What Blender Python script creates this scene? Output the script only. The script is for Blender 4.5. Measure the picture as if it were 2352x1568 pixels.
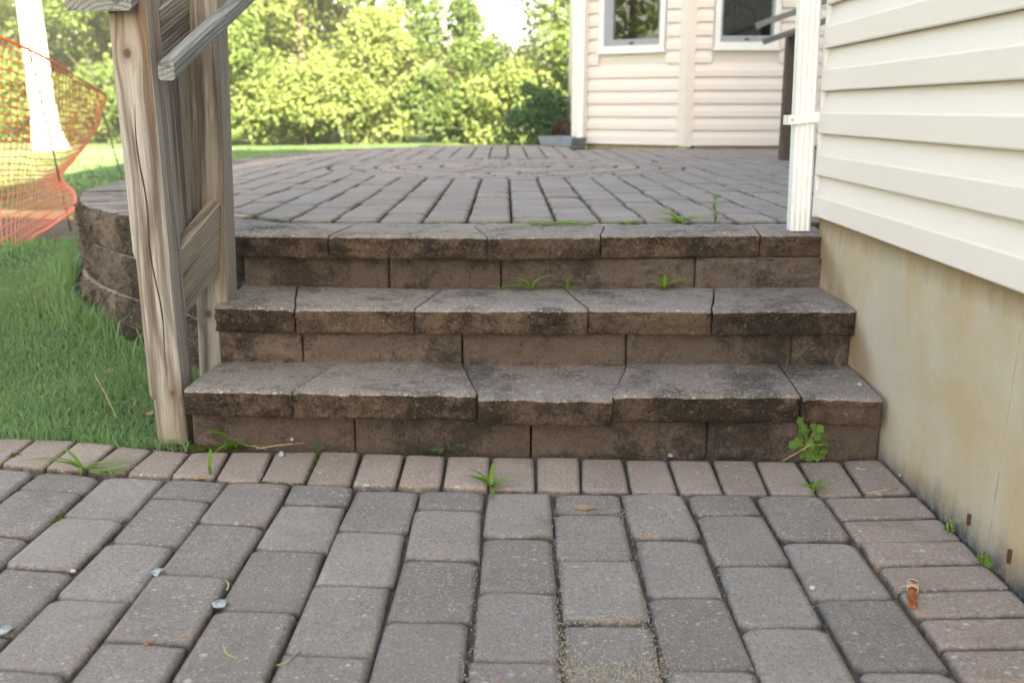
import bpy, bmesh, math, random
import numpy as np
from mathutils import Vector, Matrix, noise

for o in list(bpy.data.objects):
    bpy.data.objects.remove(o)
scene = bpy.context.scene
COL = scene.collection
rnd = random.Random(7)
rng = np.random.default_rng(11)
R = math.radians

# ------------------------------------------------------------------ camera
CAM_H = .83
PITCH, YAW = 13.2377, .8353
cd = bpy.data.cameras.new('camera')
cam = bpy.data.objects.new('camera', cd)
COL.objects.link(cam)
cam.location = (0, 0, CAM_H)
cam.rotation_euler = (R(90 - PITCH), 0, R(YAW))
cd.sensor_width = 36
cd.lens = 36 * 2270 / 2352
cd.clip_start = .05
cd.clip_end = 600
cd.dof.use_dof = True
cd.dof.focus_distance = 2.2
cd.dof.aperture_fstop = 4.0
scene.camera = cam

# ------------------------------------------------------------------ sky and sun
SUN_EL, SUN_AZ = 31.5, (.40, -.92)           # horizontal direction towards the sun
world = bpy.data.worlds.new('World')
scene.world = world
world.use_nodes = True
wn = world.node_tree
bg = wn.nodes['Background']
sky = wn.nodes.new('ShaderNodeTexSky')
sky.sky_type = 'NISHITA'
sky.sun_disc = False
sky.sun_elevation = R(SUN_EL)
sky.sun_rotation = math.atan2(SUN_AZ[0], SUN_AZ[1])
sky.dust_density = 2.5
sky.air_density = 1.0
wn.links.new(sky.outputs[0], bg.inputs[0])
bg.inputs[1].default_value = .075
sl = bpy.data.lights.new('sun', 'SUN')
sl.energy = 5.0
sl.angle = R(.53)
sl.color = (1, .93, .80)
so = bpy.data.objects.new('sun', sl)
COL.objects.link(so)
ds = Vector((SUN_AZ[0], SUN_AZ[1], math.tan(R(SUN_EL)) * math.hypot(*SUN_AZ)))
so.rotation_euler = ds.to_track_quat('Z', 'Y').to_euler()
so.location = (3, -8, 14)
vs = scene.view_settings
vs.view_transform = 'Standard'
vs.look = 'None'
vs.gamma = 1
vs.exposure = 3.5
try:
    vs.use_white_balance = True
    vs.white_balance_temperature = 8350
    vs.white_balance_tint = 11
except Exception:
    pass

# ------------------------------------------------------------------ pixel -> place (a measured point of the photo, on a known plane)
_cm = cam.rotation_euler.to_matrix()
_c0 = Vector((0, 0, CAM_H))


def at(x, y, X=None, Y=None, Z=None, plane=None):
    d = _cm @ Vector(((x - 1176) / 2270, (784 - y) / 2270, -1))
    if plane is not None:
        p, n = plane
        t = (p - _c0).dot(n) / d.dot(n)
    elif Z is not None:
        t = (Z - CAM_H) / d.z
    elif Y is not None:
        t = Y / d.y
    else:
        t = X / d.x
    return _c0 + d * t


def at2(x, y, Z=0.0):
    v = at(x, y, Z=Z)
    return Vector((v.x, v.y))


# ------------------------------------------------------------------ materials
class NB:
    def __init__(s, name):
        s.m = bpy.data.materials.new(name)
        s.m.use_nodes = True
        s.t = s.m.node_tree
        s.b = s.t.nodes['Principled BSDF']
        s.b.inputs['Specular IOR Level'].default_value = .25
        s.out = s.t.nodes['Material Output']

    def n(s, ty, **kw):
        nd = s.t.nodes.new('ShaderNode' + ty)
        for k, v in kw.items():
            setattr(nd, k, v)
        return nd

    def set(s, sock, v):
        if isinstance(v, bpy.types.NodeSocket):
            s.t.links.new(v, sock)
        else:
            if sock.type == 'RGBA' and len(v) == 3:
                v = (*v, 1)
            sock.default_value = v

    def pos(s):
        return s.n('NewGeometry').outputs['Position']

    def obj(s):
        return s.n('TexCoord').outputs['Object']

    def vm(s, op, a, b=None):
        nd = s.n('VectorMath', operation=op)
        s.set(nd.inputs[0], a)
        if b is not None:
            s.set(nd.inputs[1], b)
        return nd.outputs['Value'] if op in ('LENGTH', 'DISTANCE', 'DOT_PRODUCT') else nd.outputs[0]

    def ma(s, op, a, b=0.0, c=None, clamp=False):
        nd = s.n('Math', operation=op, use_clamp=clamp)
        s.set(nd.inputs[0], a)
        s.set(nd.inputs[1], b)
        if c is not None:
            s.set(nd.inputs[2], c)
        return nd.outputs[0]

    def noise(s, vec, scale, detail=3, rough=.55, dist=0.0):
        nd = s.n('TexNoise')
        s.set(nd.inputs['Vector'], vec)
        nd.inputs['Scale'].default_value = scale
        nd.inputs['Detail'].default_value = detail
        nd.inputs['Roughness'].default_value = rough
        nd.inputs['Distortion'].default_value = dist
        return nd.outputs['Fac']

    def vor(s, vec, scale, out='Distance', feature='F1'):
        nd = s.n('TexVoronoi', feature=feature)
        s.set(nd.inputs['Vector'], vec)
        nd.inputs['Scale'].default_value = scale
        return nd.outputs[out], nd.outputs['Color'] if feature == 'F1' else None

    def ramp(s, f, lo, hi, smooth=False):
        nd = s.n('MapRange')
        nd.clamp = True
        if smooth:
            nd.interpolation_type = 'SMOOTHSTEP'
        s.set(nd.inputs[0], f)
        nd.inputs[1].default_value = lo
        nd.inputs[2].default_value = hi
        return nd.outputs[0]

    def mix(s, f, a, b, mode='MIX'):
        nd = s.n('Mix', data_type='RGBA', blend_type=mode)
        s.set(nd.inputs[0], f)
        s.set(nd.inputs[6], a)
        s.set(nd.inputs[7], b)
        return nd.outputs[2]

    def attr(s, name):
        return s.n('Attribute', attribute_name=name).outputs['Fac']

    def rand(s):
        return s.n('ObjectInfo').outputs['Random']

    def bump(s, h, strength, dist=.01):
        nd = s.n('Bump')
        nd.inputs['Strength'].default_value = strength
        nd.inputs['Distance'].default_value = dist
        s.set(nd.inputs['Height'], h)
        s.t.links.new(nd.outputs[0], s.b.inputs['Normal'])
        return nd

    def done(s, col, rough=.85):
        s.set(s.b.inputs['Base Color'], col)
        s.set(s.b.inputs['Roughness'], rough)
        return s.m


def stone_mat(name, dark, light, chip, speck=.5, dirt=None, dirt_amt=0., bumps=.5, bscale=90, soil=False, bdist=.006):
    """cast concrete with aggregate: mottling, stains, pale and dark chips, pits"""
    b = NB(name)
    p = b.pos()
    t = b.attr('tint')
    col = b.mix(t, dark, light)
    mot = b.noise(p, 7, 5, .65)
    col = b.mix(b.ramp(mot, .3, .7), b.mix(.35, col, (dark[0] * .6, dark[1] * .6, dark[2] * .6)), col)
    fine = b.noise(p, 260, 3, .7)
    grit = b.noise(p, 110, 4, .75)
    if dirt:
        n1 = b.noise(p, 3.3, 5, .65, .4)
        n2 = b.noise(p, 22, 4, .7)
        f = b.ma('ADD', b.ma('MULTIPLY', n1, .68), b.ma('MULTIPLY', n2, .32))
        f = b.ma('ADD', f, b.ma('MULTIPLY', b.ma('SUBTRACT', grit, .5), .30))
        c0 = .37 + .22 * dirt_amt
        f = b.ma('MULTIPLY', b.ramp(f, c0 + .06, c0 - .05), .88)
        col = b.mix(f, col, dirt)
    col = b.mix(b.ma('MULTIPLY', b.ramp(grit, .48, .30), .6), col, (dark[0] * .45, dark[1] * .45, dark[2] * .45))
    col = b.mix(b.ma('MULTIPLY', b.ramp(fine, .5, .28), .65), col, (dark[0] * .32, dark[1] * .32, dark[2] * .32))
    col = b.mix(b.ma('MULTIPLY', b.ramp(fine, .55, .75), .45), col, b.mix(.55, col, (light[0] * 1.7, light[1] * 1.65, light[2] * 1.6)))
    # chips of aggregate, several sizes, pale, warm and blue grey
    for sc, th, r0 in ((100, .84, .40), (52, .88, .34), (30, .945, .24), (190, .78, .45)):
        d, c = b.vor(b.vm('MULTIPLY', p, (1, 1.35, 1.2)), sc)
        sep = b.n('SeparateColor')
        b.set(sep.inputs[0], c)
        m = b.ma('MULTIPLY', b.ma('GREATER_THAN', sep.outputs[0], th), b.ramp(d, r0, r0 * .7))
        cc = b.mix(sep.outputs[1], (chip[0] * .55, chip[1] * .55, chip[2] * .55), chip)
        cc = b.mix(b.ma('GREATER_THAN', sep.outputs[2], .74), cc, (chip[0] * .42, chip[1] * .60, chip[2] * .72))
        cc = b.mix(b.ma('LESS_THAN', sep.outputs[2], .10), cc, (chip[0] * .75, chip[1] * .45, chip[2] * .3))
        col = b.mix(b.ma('MULTIPLY', m, speck), col, cc)
    if soil:
        stn = b.ramp(b.noise(p, 4.2, 6, .7, .5), .56, .70)
        col = b.mix(b.ma('MULTIPLY', stn, .38), col, (dark[0] * .45, dark[1] * .44, dark[2] * .42))
        scf = b.ma('MULTIPLY', b.ramp(b.noise(b.vm('MULTIPLY', p, (22, 60, 1)), 1, 3, .6), .64, .74), b.ramp(b.noise(p, 3.1, 3), .58, .68))
        col = b.mix(b.ma('MULTIPLY', scf, .55), col, (.60, .58, .55))
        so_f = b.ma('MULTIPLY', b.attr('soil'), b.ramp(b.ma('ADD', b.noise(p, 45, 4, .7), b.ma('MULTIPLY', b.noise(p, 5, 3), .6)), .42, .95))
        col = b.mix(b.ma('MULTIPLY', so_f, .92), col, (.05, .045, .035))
    h = b.ma('ADD', b.noise(p, bscale, 5, .7), b.ma('MULTIPLY', fine, .5))
    b.bump(h, bumps, bdist)
    return b.done(col, .9)


M = {}
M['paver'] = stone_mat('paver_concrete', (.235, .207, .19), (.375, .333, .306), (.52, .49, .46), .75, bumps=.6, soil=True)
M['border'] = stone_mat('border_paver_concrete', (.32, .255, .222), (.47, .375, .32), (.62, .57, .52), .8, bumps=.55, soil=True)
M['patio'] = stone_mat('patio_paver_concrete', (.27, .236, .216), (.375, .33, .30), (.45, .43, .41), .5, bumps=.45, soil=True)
M['cap_top'] = stone_mat('cap_stone_tread', (.23, .197, .175), (.315, .272, .243), (.58, .54, .49), .7,
                         (.07, .058, .048), .36, .7)
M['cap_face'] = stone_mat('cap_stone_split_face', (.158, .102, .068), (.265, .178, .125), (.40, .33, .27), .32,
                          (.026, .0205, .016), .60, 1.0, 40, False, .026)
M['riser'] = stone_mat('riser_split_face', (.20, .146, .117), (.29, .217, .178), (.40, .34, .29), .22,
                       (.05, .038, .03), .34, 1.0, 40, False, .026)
M['wall_face'] = stone_mat('wall_split_face', (.16, .125, .10), (.26, .20, .165), (.45, .39, .34), .4,
                           (.028, .021, .016), .62, 1.0, 40, False, .02)


def soil_mat(name, c1, c2, sandy=None):
    b = NB(name)
    p = b.pos()
    col = b.mix(b.ramp(b.noise(p, 30, 5, .7), .3, .7), c1, c2)
    if sandy:
        col = b.mix(b.ma('MULTIPLY', b.ramp(b.noise(p, 420, 2, .6), .56, .68), .8), col, sandy)
    b.bump(b.noise(p, 180, 4, .7), .8, .006)
    return b.done(col, .97)


M['joint'] = soil_mat('joint_sand', (.06, .052, .042), (.12, .105, .085), (.30, .26, .21))
M['joint_dark'] = soil_mat('joint_dirt', (.02, .02, .016), (.05, .046, .034))
M['dirt'] = soil_mat('bare_dirt', (.12, .085, .06), (.2, .15, .11))


def lawn_mat():
    b = NB('lawn_soil_and_grass')
    p = b.pos()
    col = b.mix(b.ramp(b.noise(p, 3, 5, .7), .3, .7), (.06, .12, .045), (.09, .17, .07))
    col = b.mix(b.ramp(b.noise(p, 60, 4, .8), .4, .7), col, (.07, .12, .045))
    col = b.mix(b.ma('MULTIPLY', b.ramp(b.noise(p, .9, 4, .6), .55, .75), .5), col, (.16, .16, .085))
    b.bump(b.noise(p, 90, 4, .8), 1, .03)
    return b.done(col, .95)


M['lawn'] = lawn_mat()


def leaf_mat(name, c1, c2, trans=.45):
    b = NB(name)
    t = b.attr('tint')
    col = b.mix(t, c1, c2)
    col = b.mix(b.ma('MULTIPLY', b.noise(b.pos(), 1.1, 2), .35), col, (c1[0] * .7, c1[1] * .8, c1[2] * .7))
    b.done(col, .6)
    tr = b.n('BsdfTranslucent')
    b.set(tr.inputs[0], b.mix(.5, col, (c2[0] * 1.3, c2[1] * 1.25, c2[2] * .6)))
    mx = b.n('MixShader')
    mx.inputs[0].default_value = trans
    b.t.links.new(b.b.outputs[0], mx.inputs[1])
    b.t.links.new(tr.outputs[0], mx.inputs[2])
    b.t.links.new(mx.outputs[0], b.out.inputs[0])
    return b.m


M['grass'] = leaf_mat('grass_blade', (.14, .265, .12), (.25, .41, .20), .5)
M['weed'] = leaf_mat('weed_leaf', (.14, .27, .035), (.22, .37, .07), .45)
M['plant'] = leaf_mat('plant_leaf', (.085, .19, .03), (.15, .29, .05), .4)
M['weed_blue'] = leaf_mat('clover_leaf', (.05, .11, .055), (.08, .15, .075), .3)
M['leaf_a'] = leaf_mat('leaf_mid_green', (.09, .155, .035), (.16, .225, .085), .6)
M['leaf_b'] = leaf_mat('leaf_yellow_green', (.13, .185, .045), (.19, .25, .11), .6)
M['leaf_c'] = leaf_mat('leaf_dark_green', (.06, .115, .03), (.12, .18, .06), .6)
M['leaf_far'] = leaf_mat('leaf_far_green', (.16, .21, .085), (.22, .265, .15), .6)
M['leaf_shrub'] = leaf_mat('leaf_shrub_green', (.055, .12, .045), (.095, .18, .075), .35)
M['leaf_red'] = leaf_mat('leaf_reddish', (.09, .05, .035), (.13, .07, .05), .3)


def bark_mat(name, c1, c2):
    b = NB(name)
    p = b.vm('MULTIPLY', b.pos(), (14, 14, 2.5))
    col = b.mix(b.ramp(b.noise(p, 1, 5, .7), .3, .7), c1, c2)
    b.bump(b.noise(p, 1.5, 5, .7), .8, .03)
    return b.done(col, .9)


M['bark'] = bark_mat('bark_grey_brown', (.08, .06, .045), (.17, .14, .11))
M['bark_pale'] = bark_mat('bark_pale', (.42, .38, .33), (.6, .56, .5))


def wood_mat(name, base, dark, brown, grey, top_brown=0., knots=(), seed=0.0, streak=.5):
    """weathered softwood; the grain runs along the board's own Z"""
    b = NB(name)
    o = b.obj()
    sx = b.n('SeparateXYZ')
    b.set(sx.inputs[0], o)
    r = b.rand()
    off = b.n('CombineXYZ')
    b.set(off.inputs[0], b.ma('MULTIPLY', r, 7.3))
    b.set(off.inputs[1], seed)
    b.set(off.inputs[2], b.ma('MULTIPLY', r, 31.0))
    oo = b.vm('ADD', o, off.outputs[0])
    # slow sideways wander of the grain along the length
    wan = b.n('TexNoise')
    b.set(wan.inputs['Vector'], b.vm('MULTIPLY', oo, (3, 3, 1.3)))
    wan.inputs['Scale'].default_value = 1
    wan.inputs['Detail'].default_value = 1.5
    wv = b.vm('MULTIPLY', b.vm('SUBTRACT', wan.outputs['Color'], (.5, .5, .5)), (.034, .034, 0))
    q = b.vm('ADD', o, wv)
    # push the grain round knots
    km = None
    for kx, kz, kr in knots:
        d = b.vm('LENGTH', b.vm('MULTIPLY', b.vm('SUBTRACT', o, (kx, 0, kz)), (1, 0, .55)))
        g = b.ma('POWER', 2.718, b.ma('MULTIPLY', b.ma('MULTIPLY', d, d), -1 / (kr * kr * 9)))
        sgn = b.ma('MULTIPLY', b.ma('SUBTRACT', sx.outputs[0], kx), -.78)
        cb = b.n('CombineXYZ')
        b.set(cb.inputs[0], b.ma('MULTIPLY', sgn, g))
        q = b.vm('ADD', q, cb.outputs[0])
        k = b.ramp(b.vm('LENGTH', b.vm('MULTIPLY', b.vm('SUBTRACT', o, (kx, 0, kz)), (1, 0, .8))), kr * 1.15, kr * .6)
        k2 = b.ramp(b.vm('LENGTH', b.vm('MULTIPLY', b.vm('SUBTRACT', o, (kx, 0, kz)), (1, 0, .8))), kr * 2.4, kr * 1.0)
        km = (k, k2) if km is None else (b.ma('MAXIMUM', km[0], k), b.ma('MAXIMUM', km[1], k2))
    # growth rings cut by the face: centre of the tree off the board
    qc = b.vm('SUBTRACT', q, (.035, .115, 0))
    dd = b.vm('LENGTH', b.vm('MULTIPLY', qc, (1, 1, .012)))
    ph = b.ma('ADD', b.ma('MULTIPLY', dd, 620.0), b.ma('MULTIPLY', b.noise(b.vm('MULTIPLY', oo, (30, 30, 1.5)), 1, 2), 5.0))
    w = b.ma('ADD', b.ma('MULTIPLY', b.ma('SINE', ph), .5), .5)
    w = b.ma('POWER', w, 3.0)
    fib = b.noise(b.vm('MULTIPLY', b.vm('ADD', q, off.outputs[0]), (340, 340, 9)), 1, 3, .65)
    broad = b.noise(b.vm('MULTIPLY', b.vm('ADD', q, off.outputs[0]), (34, 34, 1.1)), 1, 3, .6)
    col = b.mix(b.ramp(broad, .35, .68), base, grey)
    col = b.mix(b.ma('MULTIPLY', w, streak), col, brown)
    col = b.mix(b.ma('MULTIPLY', b.ramp(broad, .53, .66), .72), col, dark)
    col = b.mix(b.ma('MULTIPLY', b.ramp(fib, .52, .32), .5), col, dark)
    col = b.mix(b.ma('MULTIPLY', b.ramp(fib, .55, .75), .25), col, (base[0] * 1.35, base[1] * 1.35, base[2] * 1.35))
    if top_brown:
        f = b.ramp(b.ma('ADD', sx.outputs[2], b.ma('MULTIPLY', broad, .25)), top_brown - .1, top_brown + .32, True)
        col = b.mix(b.ma('MULTIPLY', f, .5), col, (.26, .145, .075))
        g = b.ramp(b.ma('ADD', sx.outputs[2], b.ma('MULTIPLY', broad, .12)), .24, .04)
        col = b.mix(b.ma('MULTIPLY', g, .6), col, (.15, .125, .062))
    if km:
        col = b.mix(b.ma('MULTIPLY', km[1], .35), col, (.13, .085, .06))
        col = b.mix(b.ma('MULTIPLY', km[0], .85), col, (.11, .045, .026))
    h = b.ma('ADD', b.ma('MULTIPLY', w, -.6), fib)
    b.bump(h, .45, .003)
    return b.done(col, .88)


M['post_a'] = wood_mat('weathered_post_front', (.43, .41, .38), (.085, .058, .042), (.14, .098, .074), (.35, .335, .31), .98,
                       ((-.008, .955, .010), (.022, .135, .006)), 0., .78)
M['post_b'] = wood_mat('weathered_post_rear', (.36, .325, .28), (.06, .042, .03), (.115, .078, .056), (.28, .26, .235), 0,
                       ((-.012, .30, .010),), 3.1, .6)
M['wood_grey'] = wood_mat('weathered_rail_grey', (.27, .275, .255), (.05, .05, .045), (.10, .098, .088), (.31, .32, .31), 0, (), 5.7, .6)
M['wood_board'] = wood_mat('weathered_board', (.36, .325, .275), (.075, .052, .04), (.13, .092, .068), (.30, .28, .25), 0, (), 9.2, .8)
M['wood_dark'] = wood_mat('dark_brown_post', (.10, .075, .058), (.03, .022, .018), (.05, .035, .026), (.13, .105, .085), 0, (), 2.2, .5)
M['wood_pale'] = wood_mat('pale_lumber', (.55, .42, .24), (.3, .2, .1), (.4, .27, .14), (.58, .46, .28), 0, (), 4.4, .4)


def plain(name, col, rough=.5, spec=.3, nscale=40, amt=.08, bump=0.0, grainy=None):
    b = NB(name)
    p = b.pos()
    f = b.noise(p if grainy is None else b.vm('MULTIPLY', p, grainy), nscale, 4, .6)
    c = b.mix(b.ramp(f, .3, .7), tuple(x * (1 - amt) for x in col), tuple(min(1, x * (1 + amt * .6)) for x in col))
    if bump:
        b.bump(f, bump, .002)
    b.b.inputs['Specular IOR Level'].default_value = spec
    return b.done(c, rough)


M['vinyl'] = plain('cream_vinyl', (.765, .69, .642), .5, .3, 1, .035, .12, (6, 6, 420))
M['vinyl_trim'] = plain('cream_trim', (.73, .665, .60), .5, .3, 8, .04)
M['white'] = plain('white_paint', (.80, .80, .78), .35, .4, 14, .05)
M['white_alu'] = plain('white_aluminium', (.79, .80, .79), .35, .45, 18, .06)
M['sash'] = plain('grey_blue_sash', (.30, .325, .36), .4, .4, 20, .06)
M['dark_metal'] = plain('dark_rod', (.03, .028, .026), .5, .4)
M['screw'] = plain('rusty_steel', (.10, .045, .03), .7, .3, 200, .5)
M['splash'] = plain('grey_blue_plastic', (.22, .26, .31), .6, .3, 12, .2)
M['roof'] = plain('roof_shingle', (.09, .085, .08), .9, .2, 30, .3)
M['interior'] = plain('dark_interior', (.20, .10, .06), .8, .2, 6, .5)
M['chair'] = plain('blue_black_chair', (.012, .013, .02), .5, .3)
M['orange'] = None


def orange_mat():
    b = NB('orange_plastic_mesh')
    p = b.pos()
    col = b.mix(b.ramp(b.noise(p, 3, 3), .35, .65), (.72, .13, .035), (.80, .20, .07))
    s = b.attr('tint')
    col = b.mix(s, col, (.84, .29, .20))  # lower net pinker: bright sky sheen painted into the colour
    b.b.inputs['Specular IOR Level'].default_value = .6
    b.done(col, .38)
    tr = b.n('BsdfTranslucent')
    b.set(tr.inputs[0], (.85, .18, .05, 1))
    mx = b.n('MixShader')
    mx.inputs[0].default_value = .25
    b.t.links.new(b.b.outputs[0], mx.inputs[1])
    b.t.links.new(tr.outputs[0], mx.inputs[2])
    b.t.links.new(mx.outputs[0], b.out.inputs[0])
    return b.m


M['orange'] = orange_mat()


def foundation_mat():
    b = NB('stained_concrete')
    p = b.pos()
    s = b.n('SeparateXYZ')
    b.set(s.inputs[0], p)
    y, z = s.outputs[1], s.outputs[2]
    col = b.mix(b.ramp(b.noise(p, 5, 5, .6), .3, .7), (.44, .385, .30), (.52, .465, .375))
    st = b.noise(b.vm('MULTIPLY', p, (1, 1.5, 1.2)), 2.3, 6, .62, .8)
    col = b.mix(b.ma('MULTIPLY', b.ramp(st, .36, .60), .8), col, (.465, .345, .205))
    st2 = b.noise(b.vm('MULTIPLY', b.vm('ADD', p, (0, 5, 2)), (1, 3.5, 1.4)), 2.0, 5, .7)
    col = b.mix(b.ma('MULTIPLY', b.ramp(st2, .54, .72), .3), col, (.52, .385, .235))
    fine = b.noise(p, 230, 3, .7)
    col = b.mix(b.ma('MULTIPLY', b.ramp(fine, .42, .28), .35), col, (.2, .17, .14))
    d, c = b.vor(p, 26)
    sp = b.n('SeparateColor')
    b.set(sp.inputs[0], c)
    pit = b.ma('MULTIPLY', b.ma('GREATER_THAN', sp.outputs[0], .86), b.ramp(d, .13, .05))
    col = b.mix(b.ma('MULTIPLY', pit, .7), col, (.12, .10, .08))
    # rusty tide line above the treads: a steps-shaped run of damp stain
    wob = b.ma('MULTIPLY', b.ma('SUBTRACT', b.noise(p, 7, 3), .5), .10)
    line = b.ma('ADD', b.ma('MULTIPLY', b.ma('SUBTRACT', y, 2.30), .56), .07)
    dz = b.ma('ABSOLUTE', b.ma('SUBTRACT', b.ma('ADD', z, wob), line))
    on = b.ramp(y, 2.36, 2.48)
    band = b.ma('MULTIPLY', b.ramp(dz, .10, .02, True), on)
    col = b.mix(b.ma('MULTIPLY', band, .6), col, (.24, .135, .06))
    # tar coat left along the base, ragged on top
    rag = b.ma('ADD', b.ma('MULTIPLY', b.noise(b.vm('MULTIPLY', p, (1, 22, 2.5)), 1, 5, .75), .09),
               b.ma('MULTIPLY', b.noise(b.vm('MULTIPLY', p, (1, 1, 1)), 4, 2), .06))
    lim = b.ma('ADD', b.ma('MULTIPLY', b.ma('SUBTRACT', y, 2.32), -.06), -.068)
    f = b.ramp(b.ma('SUBTRACT', z, b.ma('ADD', rag, lim)), .045, -.045)
    f = b.ma('MULTIPLY', b.ma('POWER', f, 1.3), b.ramp(b.noise(p, 60, 5, .75), .12, .5))
    col = b.mix(f, col, (.065, .07, .08))
    # marks of the form boards
    for fy in (1.74, 2.78):
        sl_ = b.ma('ABSOLUTE', b.ma('SUBTRACT', b.ma('ADD', y, b.ma('MULTIPLY', z, .06)), fy))
        col = b.mix(b.ma('MULTIPLY', b.ramp(sl_, .0035, .001), b.ramp(b.noise(p, 14, 3), .42, .6)), col, (.21, .185, .15))
        col = b.mix(b.ma('MULTIPLY', b.ramp(sl_, .05, .0), .25), col, (.58, .53, .44))
    # damp rust streak under the siding
    top = b.ma('ADD', .515, b.ma('MULTIPLY', b.noise(b.vm('MULTIPLY', p, (1, 30, 1)), 1, 4, .7), -.075))
    col = b.mix(b.ma('MULTIPLY', b.ramp(b.ma('SUBTRACT', z, top), -.02, .03), .7), col, (.27, .17, .09))
    b.bump(b.ma('ADD', fine, b.ma('MULTIPLY', b.noise(p, 40, 4), .6)), .35, .004)
    return b.done(col, .9)


M['foundation'] = foundation_mat()


def glass_mat():
    b = NB('window_glass')
    b.set(b.b.inputs['Base Color'], (1, 1, 1, 1))
    b.b.inputs['Roughness'].default_value = .02
    gl = b.n('BsdfGlossy')
    gl.inputs['Roughness'].default_value = .01
    tr = b.n('BsdfTransparent')
    b.set(tr.inputs[0], (.75, .78, .78, 1))
    fr = b.n('Fresnel')
    fr.inputs[0].default_value = 1.8
    mx = b.n('MixShader')
    b.t.links.new(fr.outputs[0], mx.inputs[0])
    b.t.links.new(tr.outputs[0], mx.inputs[1])
    b.t.links.new(gl.outputs[0], mx.inputs[2])
    b.t.links.new(mx.outputs[0], b.out.inputs[0])
    b.t.nodes.remove(b.b)
    return b.m


M['glass'] = glass_mat()
M['pebble'] = plain('blue_grey_stone', (.30, .35, .375), .85, .3, 90, .55, .8)
M['pebble_white'] = plain('white_stone', (.46, .46, .43), .85, .3, 60, .2, .4)
M['pebble_red'] = plain('reddish_stone', (.28, .13, .09), .85, .3, 60, .3, .4)
M['straw'] = plain('dry_straw', (.42, .33, .19), .8, .2, 60, .3)
M['chip_wood'] = plain('red_brown_wood_chip', (.30, .10, .035), .7, .3, 1, .5, .6, (200, 30, 200))
M['string'] = plain('pale_string', (.62, .55, .42), .8, .2)
M['sand'] = plain('spilled_sand', (.52, .45, .35), .95, .2, 300, .4, .5)
M['moss'] = plain('green_moss', (.07, .085, .015), .95, .1, 150, .5, .6)
M['dry_leaf'] = plain('dry_leaf', (.36, .24, .14), .8, .2, 40, .3)


# ------------------------------------------------------------------ mesh helpers
def link(name, me, parent=None):
    o = bpy.data.objects.new(name, me)
    COL.objects.link(o)
    if parent is not None:
        o.parent = parent
    return o


def put(name, verts, faces, mats, parent=None, smooth=True, mi=None, tint=None):
    me = bpy.data.meshes.new(name)
    me.from_pydata([tuple(v) for v in verts], [], faces)
    for m in (mats if isinstance(mats, (list, tuple)) else [mats]):
        me.materials.append(M[m])
    if mi is not None:
        me.polygons.foreach_set('material_index', mi)
    me.polygons.foreach_set('use_smooth', [bool(smooth) and (smooth != 'top' or len(f) == 4) for f in faces])
    if tint is not None:
        a = me.attributes.new('tint', 'FLOAT', 'POINT')
        vals = [tint] * len(me.vertices) if isinstance(tint, (int, float)) else tint
        a.data.foreach_set('value', vals)
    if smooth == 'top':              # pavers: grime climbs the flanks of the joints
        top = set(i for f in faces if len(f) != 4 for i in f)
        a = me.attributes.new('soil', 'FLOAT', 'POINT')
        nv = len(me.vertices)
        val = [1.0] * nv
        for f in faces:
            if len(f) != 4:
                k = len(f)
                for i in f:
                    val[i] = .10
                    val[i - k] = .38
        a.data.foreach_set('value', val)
    me.update()
    return link(name, me, parent)


def npmesh(name, V, T, mat, tint=None, parent=None, smooth=False):
    """big triangle meshes straight from numpy"""
    me = bpy.data.meshes.new(name)
    V = np.asarray(V, np.float32)
    T = np.asarray(T, np.int32)
    me.vertices.add(len(V))
    me.vertices.foreach_set('co', V.ravel())
    me.loops.add(T.size)
    me.loops.foreach_set('vertex_index', T.ravel())
    me.polygons.add(len(T))
    me.polygons.foreach_set('loop_start', np.arange(0, T.size, 3, dtype=np.int32))
    if tint is not None:
        a = me.attributes.new('tint', 'FLOAT', 'POINT')
        a.data.foreach_set('value', np.asarray(tint, np.float32))
    me.materials.append(M[mat])
    me.update(calc_edges=True)
    if smooth:
        me.polygons.foreach_set('use_smooth', [True] * len(me.polygons))
    return link(name, me, parent)


def tag(o, label=None, cat=None, group=None, kind=None):
    if label:
        o['label'] = label
    if cat:
        o['category'] = cat
    if group:
        o['group'] = group
    if kind:
        o['kind'] = kind
    return o


def thing(name, label, cat, loc=(0, 0, 0), group=None):
    o = bpy.data.objects.new(name, None)
    COL.objects.link(o)
    o.location = loc
    o.empty_display_size = .05
    return tag(o, label, cat, group)


def keep_world(o, parent):
    """parent without moving (parents here are only translated)"""
    o.parent = parent
    o.matrix_parent_inverse = Matrix.Translation(parent.location).inverted()
    return o


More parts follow.
